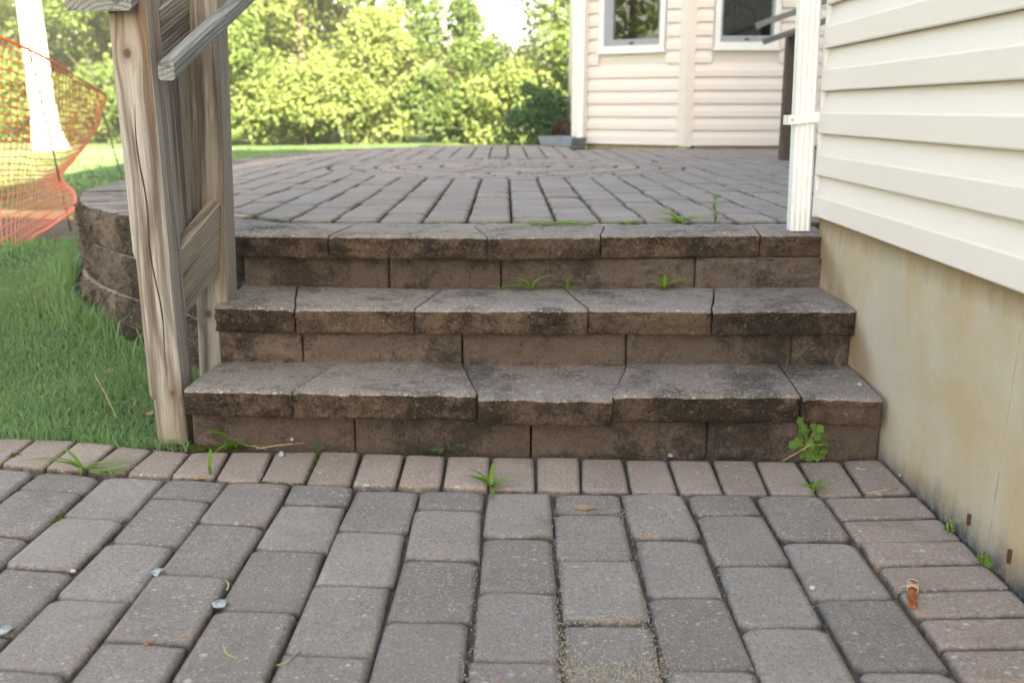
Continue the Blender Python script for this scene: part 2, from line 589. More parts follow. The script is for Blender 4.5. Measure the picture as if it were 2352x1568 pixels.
class MB:
    def __init__(s):
        s.v, s.f, s.m = [], [], []

    def add(s, v, f, m=0):
        n = len(s.v)
        s.v += [tuple(q) for q in v]
        s.f += [tuple(i + n for i in q) for q in f]
        s.m += [m] * len(f)

    def box(s, a, b, m=0):
        (x0, y0, z0), (x1, y1, z1) = a, b
        v = [(x0, y0, z0), (x1, y0, z0), (x1, y1, z0), (x0, y1, z0), (x0, y0, z1), (x1, y0, z1), (x1, y1, z1), (x0, y1, z1)]
        s.add(v, [(0, 3, 2, 1), (4, 5, 6, 7), (0, 1, 5, 4), (1, 2, 6, 5), (2, 3, 7, 6), (3, 0, 4, 7)], m)

    def tube(s, pts, rad, k=6, m=0, cap=True):
        pts = [Vector(p) for p in pts]
        rad = rad if isinstance(rad, (list, tuple)) else [rad] * len(pts)
        rings = []
        for i, p in enumerate(pts):
            d = (pts[min(i + 1, len(pts) - 1)] - pts[max(i - 1, 0)]).normalized()
            a = d.orthogonal().normalized() if i == 0 else (rings_a - d * rings_a.dot(d)).normalized()
            rings_a = a
            c = d.cross(a)
            rings.append([p + (a * math.cos(2 * math.pi * j / k) + c * math.sin(2 * math.pi * j / k)) * rad[i] for j in range(k)])
        v = [q for r in rings for q in r]
        f = [(i * k + j, i * k + (j + 1) % k, (i + 1) * k + (j + 1) % k, (i + 1) * k + j) for i in range(len(pts) - 1) for j in range(k)]
        if cap:
            f += [tuple(range(k - 1, -1, -1)), tuple(range((len(pts) - 1) * k, len(pts) * k))]
        s.add(v, f, m)

    def build(s, name, mats, parent=None, smooth=False, tint=None):
        return put(name, s.v, s.f, mats, parent, smooth, s.m, tint)


def clip(poly, p, n):
    """keep the part of a convex polygon where (q-p).n <= 0"""
    out = []
    for i in range(len(poly)):
        a, b = poly[i], poly[(i + 1) % len(poly)]
        da, db = (a - p).dot(n), (b - p).dot(n)
        if da <= 0:
            out.append(a)
        if (da < 0 < db) or (db < 0 < da):
            out.append(a + (b - a) * (da / (da - db)))
    return out


def area(poly):
    return .5 * sum(poly[i].x * poly[(i + 1) % len(poly)].y - poly[(i + 1) % len(poly)].x * poly[i].y for i in range(len(poly)))


def inset(poly, d):
    n = len(poly)
    out = []
    for i in range(n):
        a, b, c = poly[i - 1], poly[i], poly[(i + 1) % n]
        e1, e2 = (b - a).normalized(), (c - b).normalized()
        n1, n2 = Vector((-e1.y, e1.x)), Vector((-e2.y, e2.x))
        out.append(b + (n1 + n2) * (d / max(.35, 1 + n1.dot(n2))))
    return out


def paver_mesh(poly, z, gap=.0035, corner=.010, bev=.006, jit=.0015, deep=.035, tilt=.012, r=rnd):
    """one paver: plan polygon -> chamfered slab with cut corners (verts, faces)"""
    if area(poly) < 0:
        poly = poly[::-1]
    poly = [Vector((q.x + r.uniform(-jit, jit), q.y + r.uniform(-jit, jit))) for q in inset(poly, gap)]
    n = len(poly)
    cus = []
    for i in range(n):
        a, b, c = poly[i - 1], poly[i], poly[(i + 1) % n]
        cu = corner * r.uniform(.7, 1.5)
        straight = (b - a).normalized().dot((c - b).normalized()) > .97
        cus.append(0 if straight or min((a - b).length, (c - b).length) < 4.5 * cu else cu)

    def ring(d):
        q = inset(poly, d) if d else poly
        out = []
        for i in range(n):
            a, b, c = q[i - 1], q[i], q[(i + 1) % n]
            if cus[i]:
                out.append(b + (a - b).normalized() * cus[i])
                out.append(b + (c - b).normalized() * cus[i])
            else:
                out.append(b)
        return out
    rc = ring(0)
    cen = sum(rc, Vector((0, 0))) / len(rc)
    tx, ty = r.uniform(-tilt, tilt), r.uniform(-tilt, tilt)
    loops = [(0, -deep), (0, -bev * 1.25), (bev * .45, -bev * .35), (bev * 1.7, 0)]
    V, F = [], []
    k = len(rc)
    for d, dz in loops:
        for q in ring(d):
            V.append((q.x, q.y, z + dz + (q.x - cen.x) * tx + (q.y - cen.y) * ty))
    for l in range(3):
        for i in range(k):
            F.append((l * k + i, l * k + (i + 1) % k, (l + 1) * k + (i + 1) % k, (l + 1) * k + i))
    F.append(tuple(3 * k + i for i in range(k)))
    return V, F


def nz(p, s):
    return noise.noise(Vector(p) * s)


def stone_block(name, parent, q, z0, z1, mats, rough=.006, rnd_top=.010, tint=None, margin=.0, step=.013, seed=0):
    """split-face block. q: plan corners front-left, front-right, back-right, back-left; face = rough, top = smooth"""
    fl, fr, br, bl = [Vector((a[0], a[1])) for a in q]
    L = (fr - fl).length
    nx = max(4, int(L / step))
    us = [0, .004 / L] + [i / nx for i in range(1, nx)] + [1 - .004 / L, 1]
    nrm = Vector(((fr - fl).y, -(fr - fl).x)).normalized()
    H = z1 - z0
    nf = max(3, int(H / step))
    rows = [('b', 1.0), ('b', .66), ('b', .33), ('t', rnd_top * 1.6, 0), ('t', rnd_top * .55, .0022), ('t', rnd_top * .12, rnd_top * .55)]
    rows += [('f', z1 - rnd_top * 1.1 - (H - rnd_top * 1.1 - .006) * i / nf) for i in range(nf + 1)] + [('u', .006), ('u', .9)]
    V, F, mi = [], [], []
    for r in rows:
        for u in us:
            p = fl.lerp(fr, u)
            bq = bl.lerp(br, u)
            edge = min(u, 1 - u) * L
            ein = max(0, 1 - edge / .012)
            w3 = (p.x * 1.0 + seed, p.y, 0)
            if r[0] == 'b':
                c = p.lerp(bq, r[1])
                z = z1 + .0012 * nz((c.x, c.y, seed), 14) - .0015 * (edge < .003)
            elif r[0] == 't':
                wob = rough * .7 * nz((p.x, p.y, seed + 3), 26) + rough * .45 * nz((p.x, p.y, seed), 70) - .022 * max(0, nz((p.x, p.y, seed + 9), 19) - .32)
                c = p - nrm * (r[1] + .003 * ein) + nrm * wob
                z = z1 - r[2] - .0025 * ein - (.014 * max(0, nz((p.x, p.y, seed + 9), 19) - .32) if r[2] else 0) + .0022 * nz((p.x, p.y, seed + 1), 40)
            elif r[0] == 'f':
                vd = noise.voronoi(Vector((p.x * 34 + seed, p.y * 34, r[1] * 42)))[0]
                a = 1.1 * (min(.9, vd[1] - vd[0]) - .3) * (1 if rough > .018 else .75) + (nz((p.x, p.y + seed, r[1]), 16) * .55 + nz((p.x, p.y + seed, r[1]), 42) * .6 + nz((p.x, p.y, r[1] + seed), 95) * .5)
                if margin:
                    a *= min(1, max(0, (edge - margin) / .008))
                v = (z1 - r[1]) / H
                bulge = rough * .7 * math.sin(math.pi * min(1, max(0, v))) if rough > .018 else 0
                c = p + nrm * (a * rough + bulge - .005 * ein)
                z = r[1] + .003 * nz((p.x, r[1], seed), 30)
            else:
                c = p - nrm * .004 if r[1] < .5 else p.lerp(bq, r[1])
                z = z0 + .002 * nz((p.x, p.y, seed), 25) * (r[1] < .5)
            V.append((c.x, c.y, z))
    n = len(us)
    for i in range(len(rows) - 1):
        for j in range(n - 1):
            F.append((i * n + j, (i + 1) * n + j, (i + 1) * n + j + 1, i * n + j + 1))
            mi.append(0 if i < 5 else 1)
    m = len(rows)
    F.append(tuple(i * n for i in range(m - 1, -1, -1)))
    F.append(tuple(i * n + n - 1 for i in range(m)))
    mi += [1, 1]
    return put(name, V, F, mats, parent, True, mi, rnd.random() if tint is None else tint)


def board(name, parent, p0, p1, w, t, mat, side=(1, 0, 0), ch=.004, plumb=False, segs=1):
    """timber from p0 to p1 (centre line); w across 'side', t the other way; own local Z runs along the grain"""
    p0, p1 = Vector(p0), Vector(p1)
    d = (p1 - p0)
    L = d.length
    d.normalize()
    x = (Vector(side) - d * Vector(side).dot(d)).normalized()
    y = d.cross(x)
    a, b = w / 2, t / 2
    sec = [(-a + ch, -b), (a - ch, -b), (a, -b + ch), (a, b - ch), (a - ch, b), (-a + ch, b), (-a, b - ch), (-a, -b + ch)]
    V, F = [], []
    for i in range(segs + 1):
        for sx, sy in sec:
            zz = L * i / segs
            if plumb and i in (0, segs):      # vertical cut ends
                zz += -sy * d.z / max(.2, d.y) * (1 if y.z < 0 else -1)
            V.append((sx, sy, zz))
    for i in range(segs):
        for j in range(8):
            F.append((i * 8 + j, i * 8 + (j + 1) % 8, (i + 1) * 8 + (j + 1) % 8, (i + 1) * 8 + j))
    F += [tuple(range(7, -1, -1)), tuple(range(segs * 8, segs * 8 + 8))]
    o = put(name, V, F, mat, None, False)
    o.matrix_world = Matrix.Translation(p0) @ Matrix((x, y, d)).transposed().to_4x4()
    if parent is not None:
        keep_world(o, parent)
    return o


def smoothstep(x, a, b):
    t = min(1, max(0, (x - a) / (b - a)))
    return t * t * (3 - 2 * t)


def gz(x, y):
    """height of the lawn"""
    z = -.012 + .15 * smoothstep(y, 2.5, 4.6) + .10 * smoothstep(y, 4.6, 11) - .20 * max(0, y - 24) - .15 * max(0, -8 - y) * 0
    z += .012 * nz((x, y, 0), 1.7) * smoothstep(y, 2.45, 3.2) + .07 * nz((x, y, 3), .25) * smoothstep(y, 5, 12)
    if x > -.75:
        z -= .12 * smoothstep(x, -.95, -.75)
    if y < 2.45:
        z -= .06 * smoothstep(2.45 - y, 0, .08)
    return z


# ------------------------------------------------------------------ ground
def ground():
    xs = [-60, -48, -35, -24, -17, -12] + [-9 + .3 * i for i in range(20)] + [-3 + .1 * i for i in range(31)] + [.5, 1, 2, 4, 8, 14, 24, 40, 60]
    ys = [-40, -30, -20, -12, -6, -2, 0, 1, 1.6, 2.1] + [2.3 + .06 * i for i in range(14)] + [3.2 + .15 * i for i in range(14)] + \
         [5.4 + .4 * i for i in range(20)] + [14, 16, 19, 22, 26, 32, 40, 55, 75, 110]
    V = [(x, y, gz(x, y)) for y in ys for x in xs]
    n = len(xs)
    F = [(j * n + i, j * n + i + 1, (j + 1) * n + i + 1, (j + 1) * n + i) for j in range(len(ys) - 1) for i in range(n - 1)]
    tag(put('lawn', V, F, 'lawn'), kind='structure')


ground()


def veil_haze():  # added volume: veils and brightens the sunlit trees like overexposure
    mb = bpy.data.materials.new('added_veil_haze')
    mb.use_nodes = True
    t = mb.node_tree
    t.nodes.remove(t.nodes['Principled BSDF'])
    v = t.nodes.new('ShaderNodeVolumePrincipled')
    v.inputs['Color'].default_value = (.96, .97, .95, 1)
    v.inputs['Density'].default_value = .0024
    v.inputs['Anisotropy'].default_value = 0
    t.links.new(v.outputs[0], t.nodes['Material Output'].inputs['Volume'])
    M['veil_haze'] = mb
    x0, y0, z0, x1, y1, z1 = -64, -44, -20, 64, 114, 14
    V = [(x0, y0, z0), (x1, y0, z0), (x1, y1, z0), (x0, y1, z0), (x0, y0, z1), (x1, y0, z1), (x1, y1, z1), (x0, y1, z1)]
    F = [(0, 3, 2, 1), (4, 5, 6, 7), (0, 1, 5, 4), (1, 2, 6, 5), (2, 3, 7, 6), (3, 0, 4, 7)]
    o = put('veil_haze', V, F, 'veil_haze', None, False)
    tag(o, kind='stuff')


veil_haze()

# ------------------------------------------------------------------ lower paving
def z7(a, b):
    return at2(.5 * a, 988 + .5 * b)


def z8(a, b):
    return at2(1176 + .5 * a, 988 + .5 * b)


walk = put('walkway', [(-3.2, -.8, -.016), (.866, -.8, -.016), (.866, 2.36, -.016), (-.85, 2.40, -.016), (-1.5, 2.44, -.016), (-3.2, 2.56, -.016)],
           [(0, 1, 2, 3, 4, 5)], 'joint')
tag(walk, kind='structure')


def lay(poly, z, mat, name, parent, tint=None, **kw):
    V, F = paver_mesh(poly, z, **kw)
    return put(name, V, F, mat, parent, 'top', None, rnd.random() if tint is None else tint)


# soldier course along the foot of the steps, from joint to joint
top = [(-185, 25), (0, 30), (175, 35), (360, 45), (545, 65), (710, 85), (880, 97), (1060, 97), (1260, 97), (1470, 92), (1665, 100), (1865, 107), (2055, 114), (2255, 118)]
bot = [(-400, 135), (-190, 142), (0, 152), (200, 172), (390, 185), (570, 197), (775, 208), (985, 225), (1190, 238), (1400, 245), (1610, 252), (1820, 258), (2030, 264), (2245, 272)]
tops = [z7(*q) for q in top] + [z8(*q) for q in [(110, 120), (315, 125), (515, 127), (715, 130), (915, 135), (1115, 138), (1310, 138), (1510, 136), (1700, 134)]]
bots = [z7(*q) for q in bot] + [z8(*q) for q in [(110, 275), (320, 282), (545, 287), (770, 290), (980, 292), (1190, 295), (1410, 297), (1620, 295), (1850, 290)]]
for e in range(7):       # the course goes on to the left, out of frame
    dt, db = tops[0] - tops[1], bots[0] - bots[1]
    tops.insert(0, tops[0] + dt)
    bots.insert(0, bots[0] + db)
btint = []
for i in range(len(tops) - 1):
    n_tint = rnd.random() * (.45 if tops[i].x > .25 else .9) + (.1 if tops[i].x > -.6 else .05)
    lay([bots[i], bots[i + 1], tops[i + 1], tops[i]], .0 + rnd.uniform(-.0015, .0015), 'border', 'border_paver', walk, n_tint, gap=.003, corner=.006)

# field: columns run away from the camera, running bond
JX = [-2.06 + .152 * i for i in range(7)] + [-.979, -.829, -.682, -.531, -.382, -.235, -.086, .060, .211, .354, .502, .652]
JX[6] = -1.141
nj = len(JX)
TOPY = {-.979: 2.176, -.829: 2.150, -.682: 2.126, -.531: 2.098, -.382: 2.084, -.235: 2.078, -.086: 2.072, .060: 2.064, .211: 2.060, .354: 2.057, .502: 2.050, .652: 2.044}
for c in range(nj - 1):
    x0, x1 = JX[c], JX[c + 1]
    xm = (x0 + x1) / 2
    ty = 2.067 - .003 * (xm / .15) if xm > -.3 else 2.080 + (-.3 - xm) * .115
    sk = -.12 * max(0, min(1.6, (-xm + .1) / .9)) + .03 * max(0, xm)        # the courses fan a little
    half = (c - nj) % 2 == 0 if False else (c % 2 == 0)
    lens = ([.108] if half else []) + [.232] * 13
    y = ty
    for k, l in enumerate(lens):
        l += rnd.uniform(-.004, .004)
        yb = y - l
        w = (x1 - x0) / 2
        jx = [rnd.uniform(-.0025, .0025) for _ in range(2)]
        poly = [Vector((x0 + jx[0], yb - sk * -w)), Vector((x1 + jx[0], yb - sk * w)), Vector((x1 + jx[1], y - sk * w)), Vector((x0 + jx[1], y - sk * -w))]
        poly = [Vector((q.x, yb + (sk * (q.x - xm)) if i < 2 else y + (sk * (q.x - xm)))) for i, q in enumerate(poly)]
        bl = rnd.uniform(.001, .005)
        poly = [poly[0], (poly[0] + poly[1]) / 2 + Vector((0, -bl * .6)), poly[1], poly[2], (poly[2] + poly[3]) / 2 + Vector((0, bl)), poly[3]]
        if yb > -.5:
            lay(poly, rnd.uniform(-.004, .004), 'paver', 'paver', walk, (.25 * rnd.random() if half and k == 0 else .15 + .85 * rnd.random()), gap=.0027, corner=.013, bev=.0075, jit=.0022)
        y = yb

# soldier course along the house wall
ly = [2.046, 1.928, 1.816, 1.712, 1.612, 1.515, 1.418]
while ly[-1] > -.5:
    ly.append(ly[-1] - .101)
for i in range(len(ly) - 1):
    poly = [Vector((.655, ly[i + 1])), Vector((.868, ly[i + 1] + .012)), Vector((.868, ly[i] + .012)), Vector((.655, ly[i]))]
    lay(poly, rnd.uniform(-.0015, .0015), 'border', 'border_paver', walk, rnd.random() * .55, gap=.003, corner=.006)

# ------------------------------------------------------------------ steps
Z1, Z2, Z3 = .157, .314, .471
steps = thing('stone_steps', 'three broad stone steps with dark split faces climbing from the walkway to the patio', 'steps', (0, 2.3, 0))


def under(o):
    return keep_world(o, steps)


def cap_row(z, fr, bk, th, drop=None, dr=None, tints=None, dys=None):
    F = [at2(*q, Z=z) for q in fr]
    B = [at2(*q, Z=z) for q in bk]
    for i in range(len(F) - 1):
        g = .0022
        a, b, c, d = F[i], F[i + 1], B[i + 1], B[i]
        off = Vector((0, dys[i] if dys else 0))
        q = [a + Vector((g, 0)) + off, b - Vector((g, 0)) + off, c - Vector((g, -.055)), d + Vector((g, .055))]
        zz = z + (dr[i] if dr else 0)
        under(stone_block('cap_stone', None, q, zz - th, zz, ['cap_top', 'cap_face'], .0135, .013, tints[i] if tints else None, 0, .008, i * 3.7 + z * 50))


cap_row(Z1, [(417, 893), (669, 901), (1096, 905), (1408, 911), (1843, 912), (2032, 916)],
        [(500, 835), (776, 838), (1057, 842), (1446, 848), (1800, 849), (1965, 848)], .068, dr=[0, .002, -.004, .002, 0], tints=[.45, .75, .35, .5, .4], dys=[0, -.004, -.016, .004, .0])
cap_row(Z2, [(486, 704), (674, 709), (952, 709), (1351, 710), (1637, 713), (1969, 712)],
        [(547, 662), (674, 664), (1010, 672), (1299, 672), (1649, 669), (1906, 668)], .068, dr=[0, -.001, .001, 0, .001], tints=[.2, .7, .8, .6, .35], dys=[.004, .002, -.012, .0, -.004])
cap_row(Z3, [(516, 538), (752, 541), (1119, 543), (1381, 541), (1748, 538), (1898, 537)],
        [(560, 517), (817, 517), (1084, 520), (1393, 522), (1735, 522), (1885, 524)], .068, dr=[0, 0, -.001, .001, 0], tints=[.6, .7, .5, .55, .3])
def riser_row(zb, zt, xs, ys, tints):
    P = [Vector((x, y)) for x, y in zip(xs, ys)]
    for i in range(len(P) - 1):
        a, b = P[i], P[i + 1]
        e = (b - a).normalized() * .0025
        n = Vector((0, .16))
        j = Vector((0, rnd.uniform(-.003, .003)))
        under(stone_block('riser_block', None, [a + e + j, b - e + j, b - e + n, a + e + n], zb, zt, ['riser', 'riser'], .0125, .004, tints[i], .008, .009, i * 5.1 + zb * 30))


riser_row(-.06, Z1 - .0695, [-.846, -.43, .013, .447, .868], [2.372, 2.358, 2.330, 2.318, 2.318], [.2, .05, .45, .5])
riser_row(Z1 - .03, Z2 - .0695, [at(501, 800, Y=2.60).x, -.607, -.172, .27, .715, .872], [2.604, 2.602, 2.595, 2.59, 2.592, 2.594], [.9, .8, .6, .25, .8])
riser_row(Z2 - .03, Z3 - .0695, [-.845, -.41, -.075, .50, .876], [2.915, 2.912, 2.905, 2.90, 2.905], [.55, .5, .6, .75])
# rubble core that carries the caps
cb = MB()
cb.box((-.80, 2.44, -.05), (.86, 2.70, Z1 - .072))
cb.box((-.80, 2.71, -.05), (.86, 3.0, Z2 - .072))
cb.box((-.80, 3.01, -.05), (.86, 3.16, Z3 - .074))
under(cb.build('gravel_core', 'joint_dark'))

# ------------------------------------------------------------------ curved retaining wall
OUT = [(-.90, 2.93), (-1.13, 3.16), (-1.366, 3.378), (-1.60, 3.64), (-1.80, 3.96), (-1.955, 4.35), (-2.06, 4.80), (-2.12, 5.30), (-2.15, 5.85),
       (-2.165, 6.4), (-2.15, 6.95), (-2.09, 7.5), (-1.98, 8.05), (-1.86, 8.5), (-1.66, 9.0), (-1.40, 9.45), (-1.08, 9.85), (-.70, 10.12), (-.28, 10.26), (.15, 10.3), (.45, 10.3)]
OUT = [Vector(p) for p in OUT]


def resample(pts, step):
    L = [0]
    for i in range(1, len(pts)):
        L.append(L[-1] + (pts[i] - pts[i - 1]).length)
    n = max(2, int(round(L[-1] / step)))
    out = []
    for k in range(n + 1):
        s = L[-1] * k / n
        i = next(j for j in range(1, len(L)) if L[j] >= s - 1e-9)
        t = (s - L[i - 1]) / max(1e-9, L[i] - L[i - 1])
        out.append(pts[i - 1].lerp(pts[i], t))
    return out


def shift(pts, d):
    """offset of the outline to the inside (right-hand side going along it)"""
    out = []
    for i, p in enumerate(pts):
        t = (pts[min(i + 1, len(pts) - 1)] - pts[max(i - 1, 0)]).normalized()
        dd = d(p.y) if callable(d) else d
        out.append(p + Vector((t.y, -t.x)) * dd)
    return out


wall = thing('retaining_wall', 'low curved retaining wall of dark rough split stone around the left edge of the patio', 'wall', (-1.6, 3.6, 0))
for k, (zb, zt, setb, st) in enumerate([(-.02, .182, -.010, .27), (.184, .330, -.004, .30), (.332, Z3, .0, .26)]):
    P = resample(OUT, st)
    if k == 1:
        P = [P[0]] + [P[i].lerp(P[i + 1], .5) for i in range(len(P) - 1)] + [P[-1]]
    O, I = shift(P, setb), shift(P, .24)
    for i in range(len(P) - 1):
        zo = rnd.uniform(-.004, .004) if k == 2 else 0
        e = (O[i + 1] - O[i]).normalized() * .004
        far = P[i].y > 5.2
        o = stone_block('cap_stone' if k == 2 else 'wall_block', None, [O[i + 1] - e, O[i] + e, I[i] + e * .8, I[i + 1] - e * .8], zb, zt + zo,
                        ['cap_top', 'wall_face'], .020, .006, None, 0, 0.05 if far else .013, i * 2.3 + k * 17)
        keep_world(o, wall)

# ------------------------------------------------------------------ patio
bed = [p for p in shift(OUT, .10)]
patio = put('patio', [(p.x, p.y, Z3 - .017) for p in bed] + [(.45, 9.9, Z3 - .017), (3.2, 9.9, Z3 - .017), (3.2, 2.9, Z3 - .017), (.9, 2.9, Z3 - .017), (.9, 3.05, Z3 - .017), (-.8, 3.05, Z3 - .017)],
            [tuple(range(len(bed) + 6))[::-1]], 'joint_dark')
tag(patio, kind='structure')
rp = random.Random(5)
pieces = []            # (polygon, z, material, tint, options)
# soldier course just inside the wall caps
TAP = lambda y: .30 + .147 * smoothstep(y, 3.1, 3.9)
Pm = resample(OUT[1:], .108)
A, B = shift(Pm, .245), shift(Pm, lambda y: TAP(y) - .004)
for i in range(len(Pm) - 1):
    pieces.append(([B[i + 1], B[i], A[i], A[i + 1]][::-1], Z3 + .004 + rp.uniform(-.002, .002), 'border', .35 + .6 * rp.random(), {}))
# thin border behind the top caps, settled a little
xs_ = [-.80 + .165 * i for i in range(11)]
for i in range(10):
    pieces.append(([Vector((xs_[i], 3.125)), Vector((xs_[i + 1], 3.125)), Vector((xs_[i + 1], 3.205)), Vector((xs_[i], 3.205))], Z3 - .002, 'border', .5 + .4 * rp.random(), {}))
CC, CR = Vector((-.127, 6.35)), 1.11
inner = shift(OUT, TAP)


def in_bounds(poly):
    c = sum(poly, Vector((0, 0))) / len(poly)
    for i in range(len(inner) - 1):
        a, b = inner[i], inner[i + 1]
        t = (b - a).normalized()
        n = Vector((-t.y, t.x))       # outward
        if all((q - a).dot(n) > -.0 for q in poly):
            if -.2 < (c - a).dot(t) < (b - a).length + .2:
                return []
        if any((q - a).dot(n) > 0 for q in poly) and -.25 < (c - a).dot(t) < (b - a).length + .25:
            poly = clip(poly, a, n)
            if len(poly) < 3:
                return []
    return poly


for c in range(-15, 24):
    x0 = -.048 + .1455 * c
    half = c % 2 == 0
    y = 3.205 - (.11 if half else 0) - rp.uniform(0, .012)
    while y < 9.95:
        y1 = y + .225 + rp.uniform(-.005, .005)
        sk = lambda yy: -.021 * (yy - 3.2)
        poly = [Vector((x0 + sk(y), y)), Vector((x0 + .1455 + sk(y), y)), Vector((x0 + .1455 + sk(y1), y1)), Vector((x0 + sk(y1), y1))]
        y = y1
        poly = clip(poly, Vector((0, 3.205)), Vector((0, -1)))
        if len(poly) < 3 or poly[0].x < -2.2:
            continue
        if min(q.x for q in poly) > 3.1:
            continue
        if any(q.y > 9.15 and q.x > .45 for q in poly) or all(q.y < 3.0 and q.x > .85 for q in poly):
            continue
        poly = in_bounds(poly)
        if len(poly) < 3:
            continue
        m = sum(poly, Vector((0, 0))) / len(poly)
        dv = m - CC
        if dv.length < CR + .25:
            if all((q - CC).length < CR for q in poly):
                continue
            nrm = dv.normalized()
            poly = clip(poly, CC + nrm * (CR + .004), -nrm)
            if len(poly) < 3 or abs(area(poly)) < .0012:
                continue
        if abs(area(poly)) < .0008:
            continue
        pieces.append((poly, Z3 + .006 + rp.uniform(-.003, .003), 'patio', .25 + .6 * rp.random(), {}))
# the round medallion: rings of tapered pavers
for k in range(8):
    r1 = CR - .139 * k
    r0 = max(.0, r1 - .139)
    if k == 7:
        r0 = .02
    n = max(5, int(2 * math.pi * (r0 + r1) / 2 / (.17 if k < 6 else .11)))
    off = rp.random()
    for i in range(n):
        a0, a1 = 2 * math.pi * (i + off) / n, 2 * math.pi * (i + 1 + off) / n
        am = (a0 + a1) / 2
        pp = [CC + Vector((math.cos(a), math.sin(a))) * r for a, r in ((a0, r0), (a1, r0), (a1, r1), (am, r1 * 1.002), (a0, r1))]
        pieces.append((pp, Z3 + .005 + rp.uniform(-.003, .003), 'border' if k % 3 == 2 else 'patio', .3 + .5 * rp.random(), {}))


def shown(pc):
    c = sum(pc[0], Vector((0, 0))) / len(pc[0])
    a = abs(area(pc[0])) / max(.5, c.y) ** 3
    if c.x > .82 * c.y / 2.9 or c.x < -.62 * c.y:      # behind the house corner / out of frame
        a *= .05
    return -a


pieces.sort(key=shown)
rest = {'border': [[], [], []], 'patio': [[], [], []]}
for i, (poly, z, m, t, kw) in enumerate(pieces):
    big = i < 290
    kw = dict(gap=.0038, corner=.013, bev=.008, tilt=.014, r=rp)
    V, F = paver_mesh(poly, z, **kw)
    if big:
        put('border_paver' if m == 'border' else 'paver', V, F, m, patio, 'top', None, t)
    else:
        rv, rf, rt = rest[m]
        k = len(rv)
        rv += V
        rf += [tuple(q + k for q in f) for f in F]
        rt += [t] * len(V)
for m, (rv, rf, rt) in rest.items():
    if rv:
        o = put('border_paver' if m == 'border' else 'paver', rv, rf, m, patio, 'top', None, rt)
        o['kind'] = 'stuff'

# ------------------------------------------------------------------ house
house = thing('house', 'cream vinyl sided house with concrete foundation and angled bay beside the stone steps', 'house', (3, 0, 0))


def hp(o):
    return keep_world(o, house)


FX, SXX = .872, .868                     # foundation face, back of the siding
fb = MB()
fb.box((FX, -12, -.3), (9, 2.955, .535))
fm = fb.build('foundation', 'foundation')
hp(fm)
PITCH_Z, PRO = .1185, .017
S0 = .523


def siding_profile(z0, h=PITCH_Z):
    """dutch lap: (out, z): upper half leans out, lower half plumb, lip at the foot"""
    return [(.002, z0 + h + .004), (.0035, z0 + h - .003), (.0175, z0 + h * .52), (.0200, z0 + h * .47), (.0215, z0 + .004), (.0200, z0 + .0005), (.008, z0 + .001), (.005, z0 + .010)]


def siding(name, a, b, z0, h=PITCH_Z, top=None, mat='vinyl'):
    """one course along plan segment a->b; the outside is to the right of a->b"""
    a, b = Vector(a), Vector(b)
    t = (b - a).normalized()
    n = Vector((t.y, -t.x))
    prof = siding_profile(z0, h)
    V = []
    for p in (a, b):
        V += [(p.x + n.x * o, p.y + n.y * o, z) for o, z in prof]
    k = len(prof)
    F = [(i, i + 1, k + i + 1, k + i) for i in range(k - 1)]
    F = [f[::-1] for f in F]
    return hp(put(name, V, F, mat, None, False))


for i in range(22):
    siding('siding_board', (SXX, 2.942), (SXX, -6.0), S0 + i * PITCH_Z)
wallb = MB()
wallb.box((SXX + .004, -12, .536), (9, 2.945, 7.6))
wallb.box((3.4, 2.946, -.3), (9, 9.0, 3.1))
hp(wallb.build('wall', 'vinyl_trim'))
rfm = MB()
rfm.add([(.45, -12.4, 7.61), (9.4, -12.4, 7.61), (9.4, 3.2, 7.61), (.45, 3.2, 7.61), (4.9, -12.4, 8.3), (4.9, 3.2, 8.3)],
        [(0, 4, 5, 3), (1, 2, 5, 4), (0, 1, 4), (2, 3, 5), (0, 3, 2, 1)])
rfm.add([(3.2, 3.21, 3.11), (9.2, 3.21, 3.11), (9.2, 9.2, 3.11), (3.2, 9.2, 3.11), (6.2, 3.21, 4.0), (6.2, 9.2, 4.0)],
        [(0, 4, 5, 3), (1, 2, 5, 4), (0, 1, 4), (2, 3, 5), (0, 3, 2, 1)])
rfm.add([(.3, 9.0, 3.36), (3.5, 8.95, 3.36), (3.5, 11.9, 3.36), (.3, 11.9, 3.36), (1.9, 10.6, 3.9)], [(0, 1, 4), (1, 2, 4), (2, 3, 4), (3, 0, 4), (3, 2, 1, 0)])
hp(rfm.build('roof', 'roof'))
# narrow corner board, then the downspout standing beside it
cbm = MB()
cbm.box((SXX - .018, 2.943, .517), (SXX + .003, 2.962, 7.5))
cbm.box((SXX + .003, 2.9455, .517), (SXX + .06, 2.964, 7.5))
hp(cbm.build('corner_board', 'white'))


def downspout(name, base, topc, w, d, z0, z1, ridges=3):
    """corrugated rectangular pipe; face with ridges towards -Y, w across X"""
    pts = []
    f = w / (ridges * 2 + 1)
    pts.append((-w / 2, d))
    pts.append((-w / 2, .006))
    pts.append((-w / 2 + .006, 0))
    x = -w / 2 + w * .16
    rw = (w * .80) / ridges
    for i in range(ridges):
        xx = x + i * rw
        pts += [(xx, 0), (xx + rw * .22, .003), (xx + rw * .45, .003), (xx + rw * .68, 0)]
    pts += [(w / 2 - .006, 0), (w / 2, .006), (w / 2, d)]
    V, F = [], []
    n = len(pts)
    for b, z in ((base, z0), (topc, z1)):
        V += [(b[0] + px, b[1] + py, z) for px, py in pts]
    F = [(i, (i + 1) % n, n + (i + 1) % n, n + i) for i in range(n)]
    F.append(tuple(range(n))[::-1])
    F.append(tuple(range(n, 2 * n)))
    return put(name, V, F, 'white_alu', None, False)


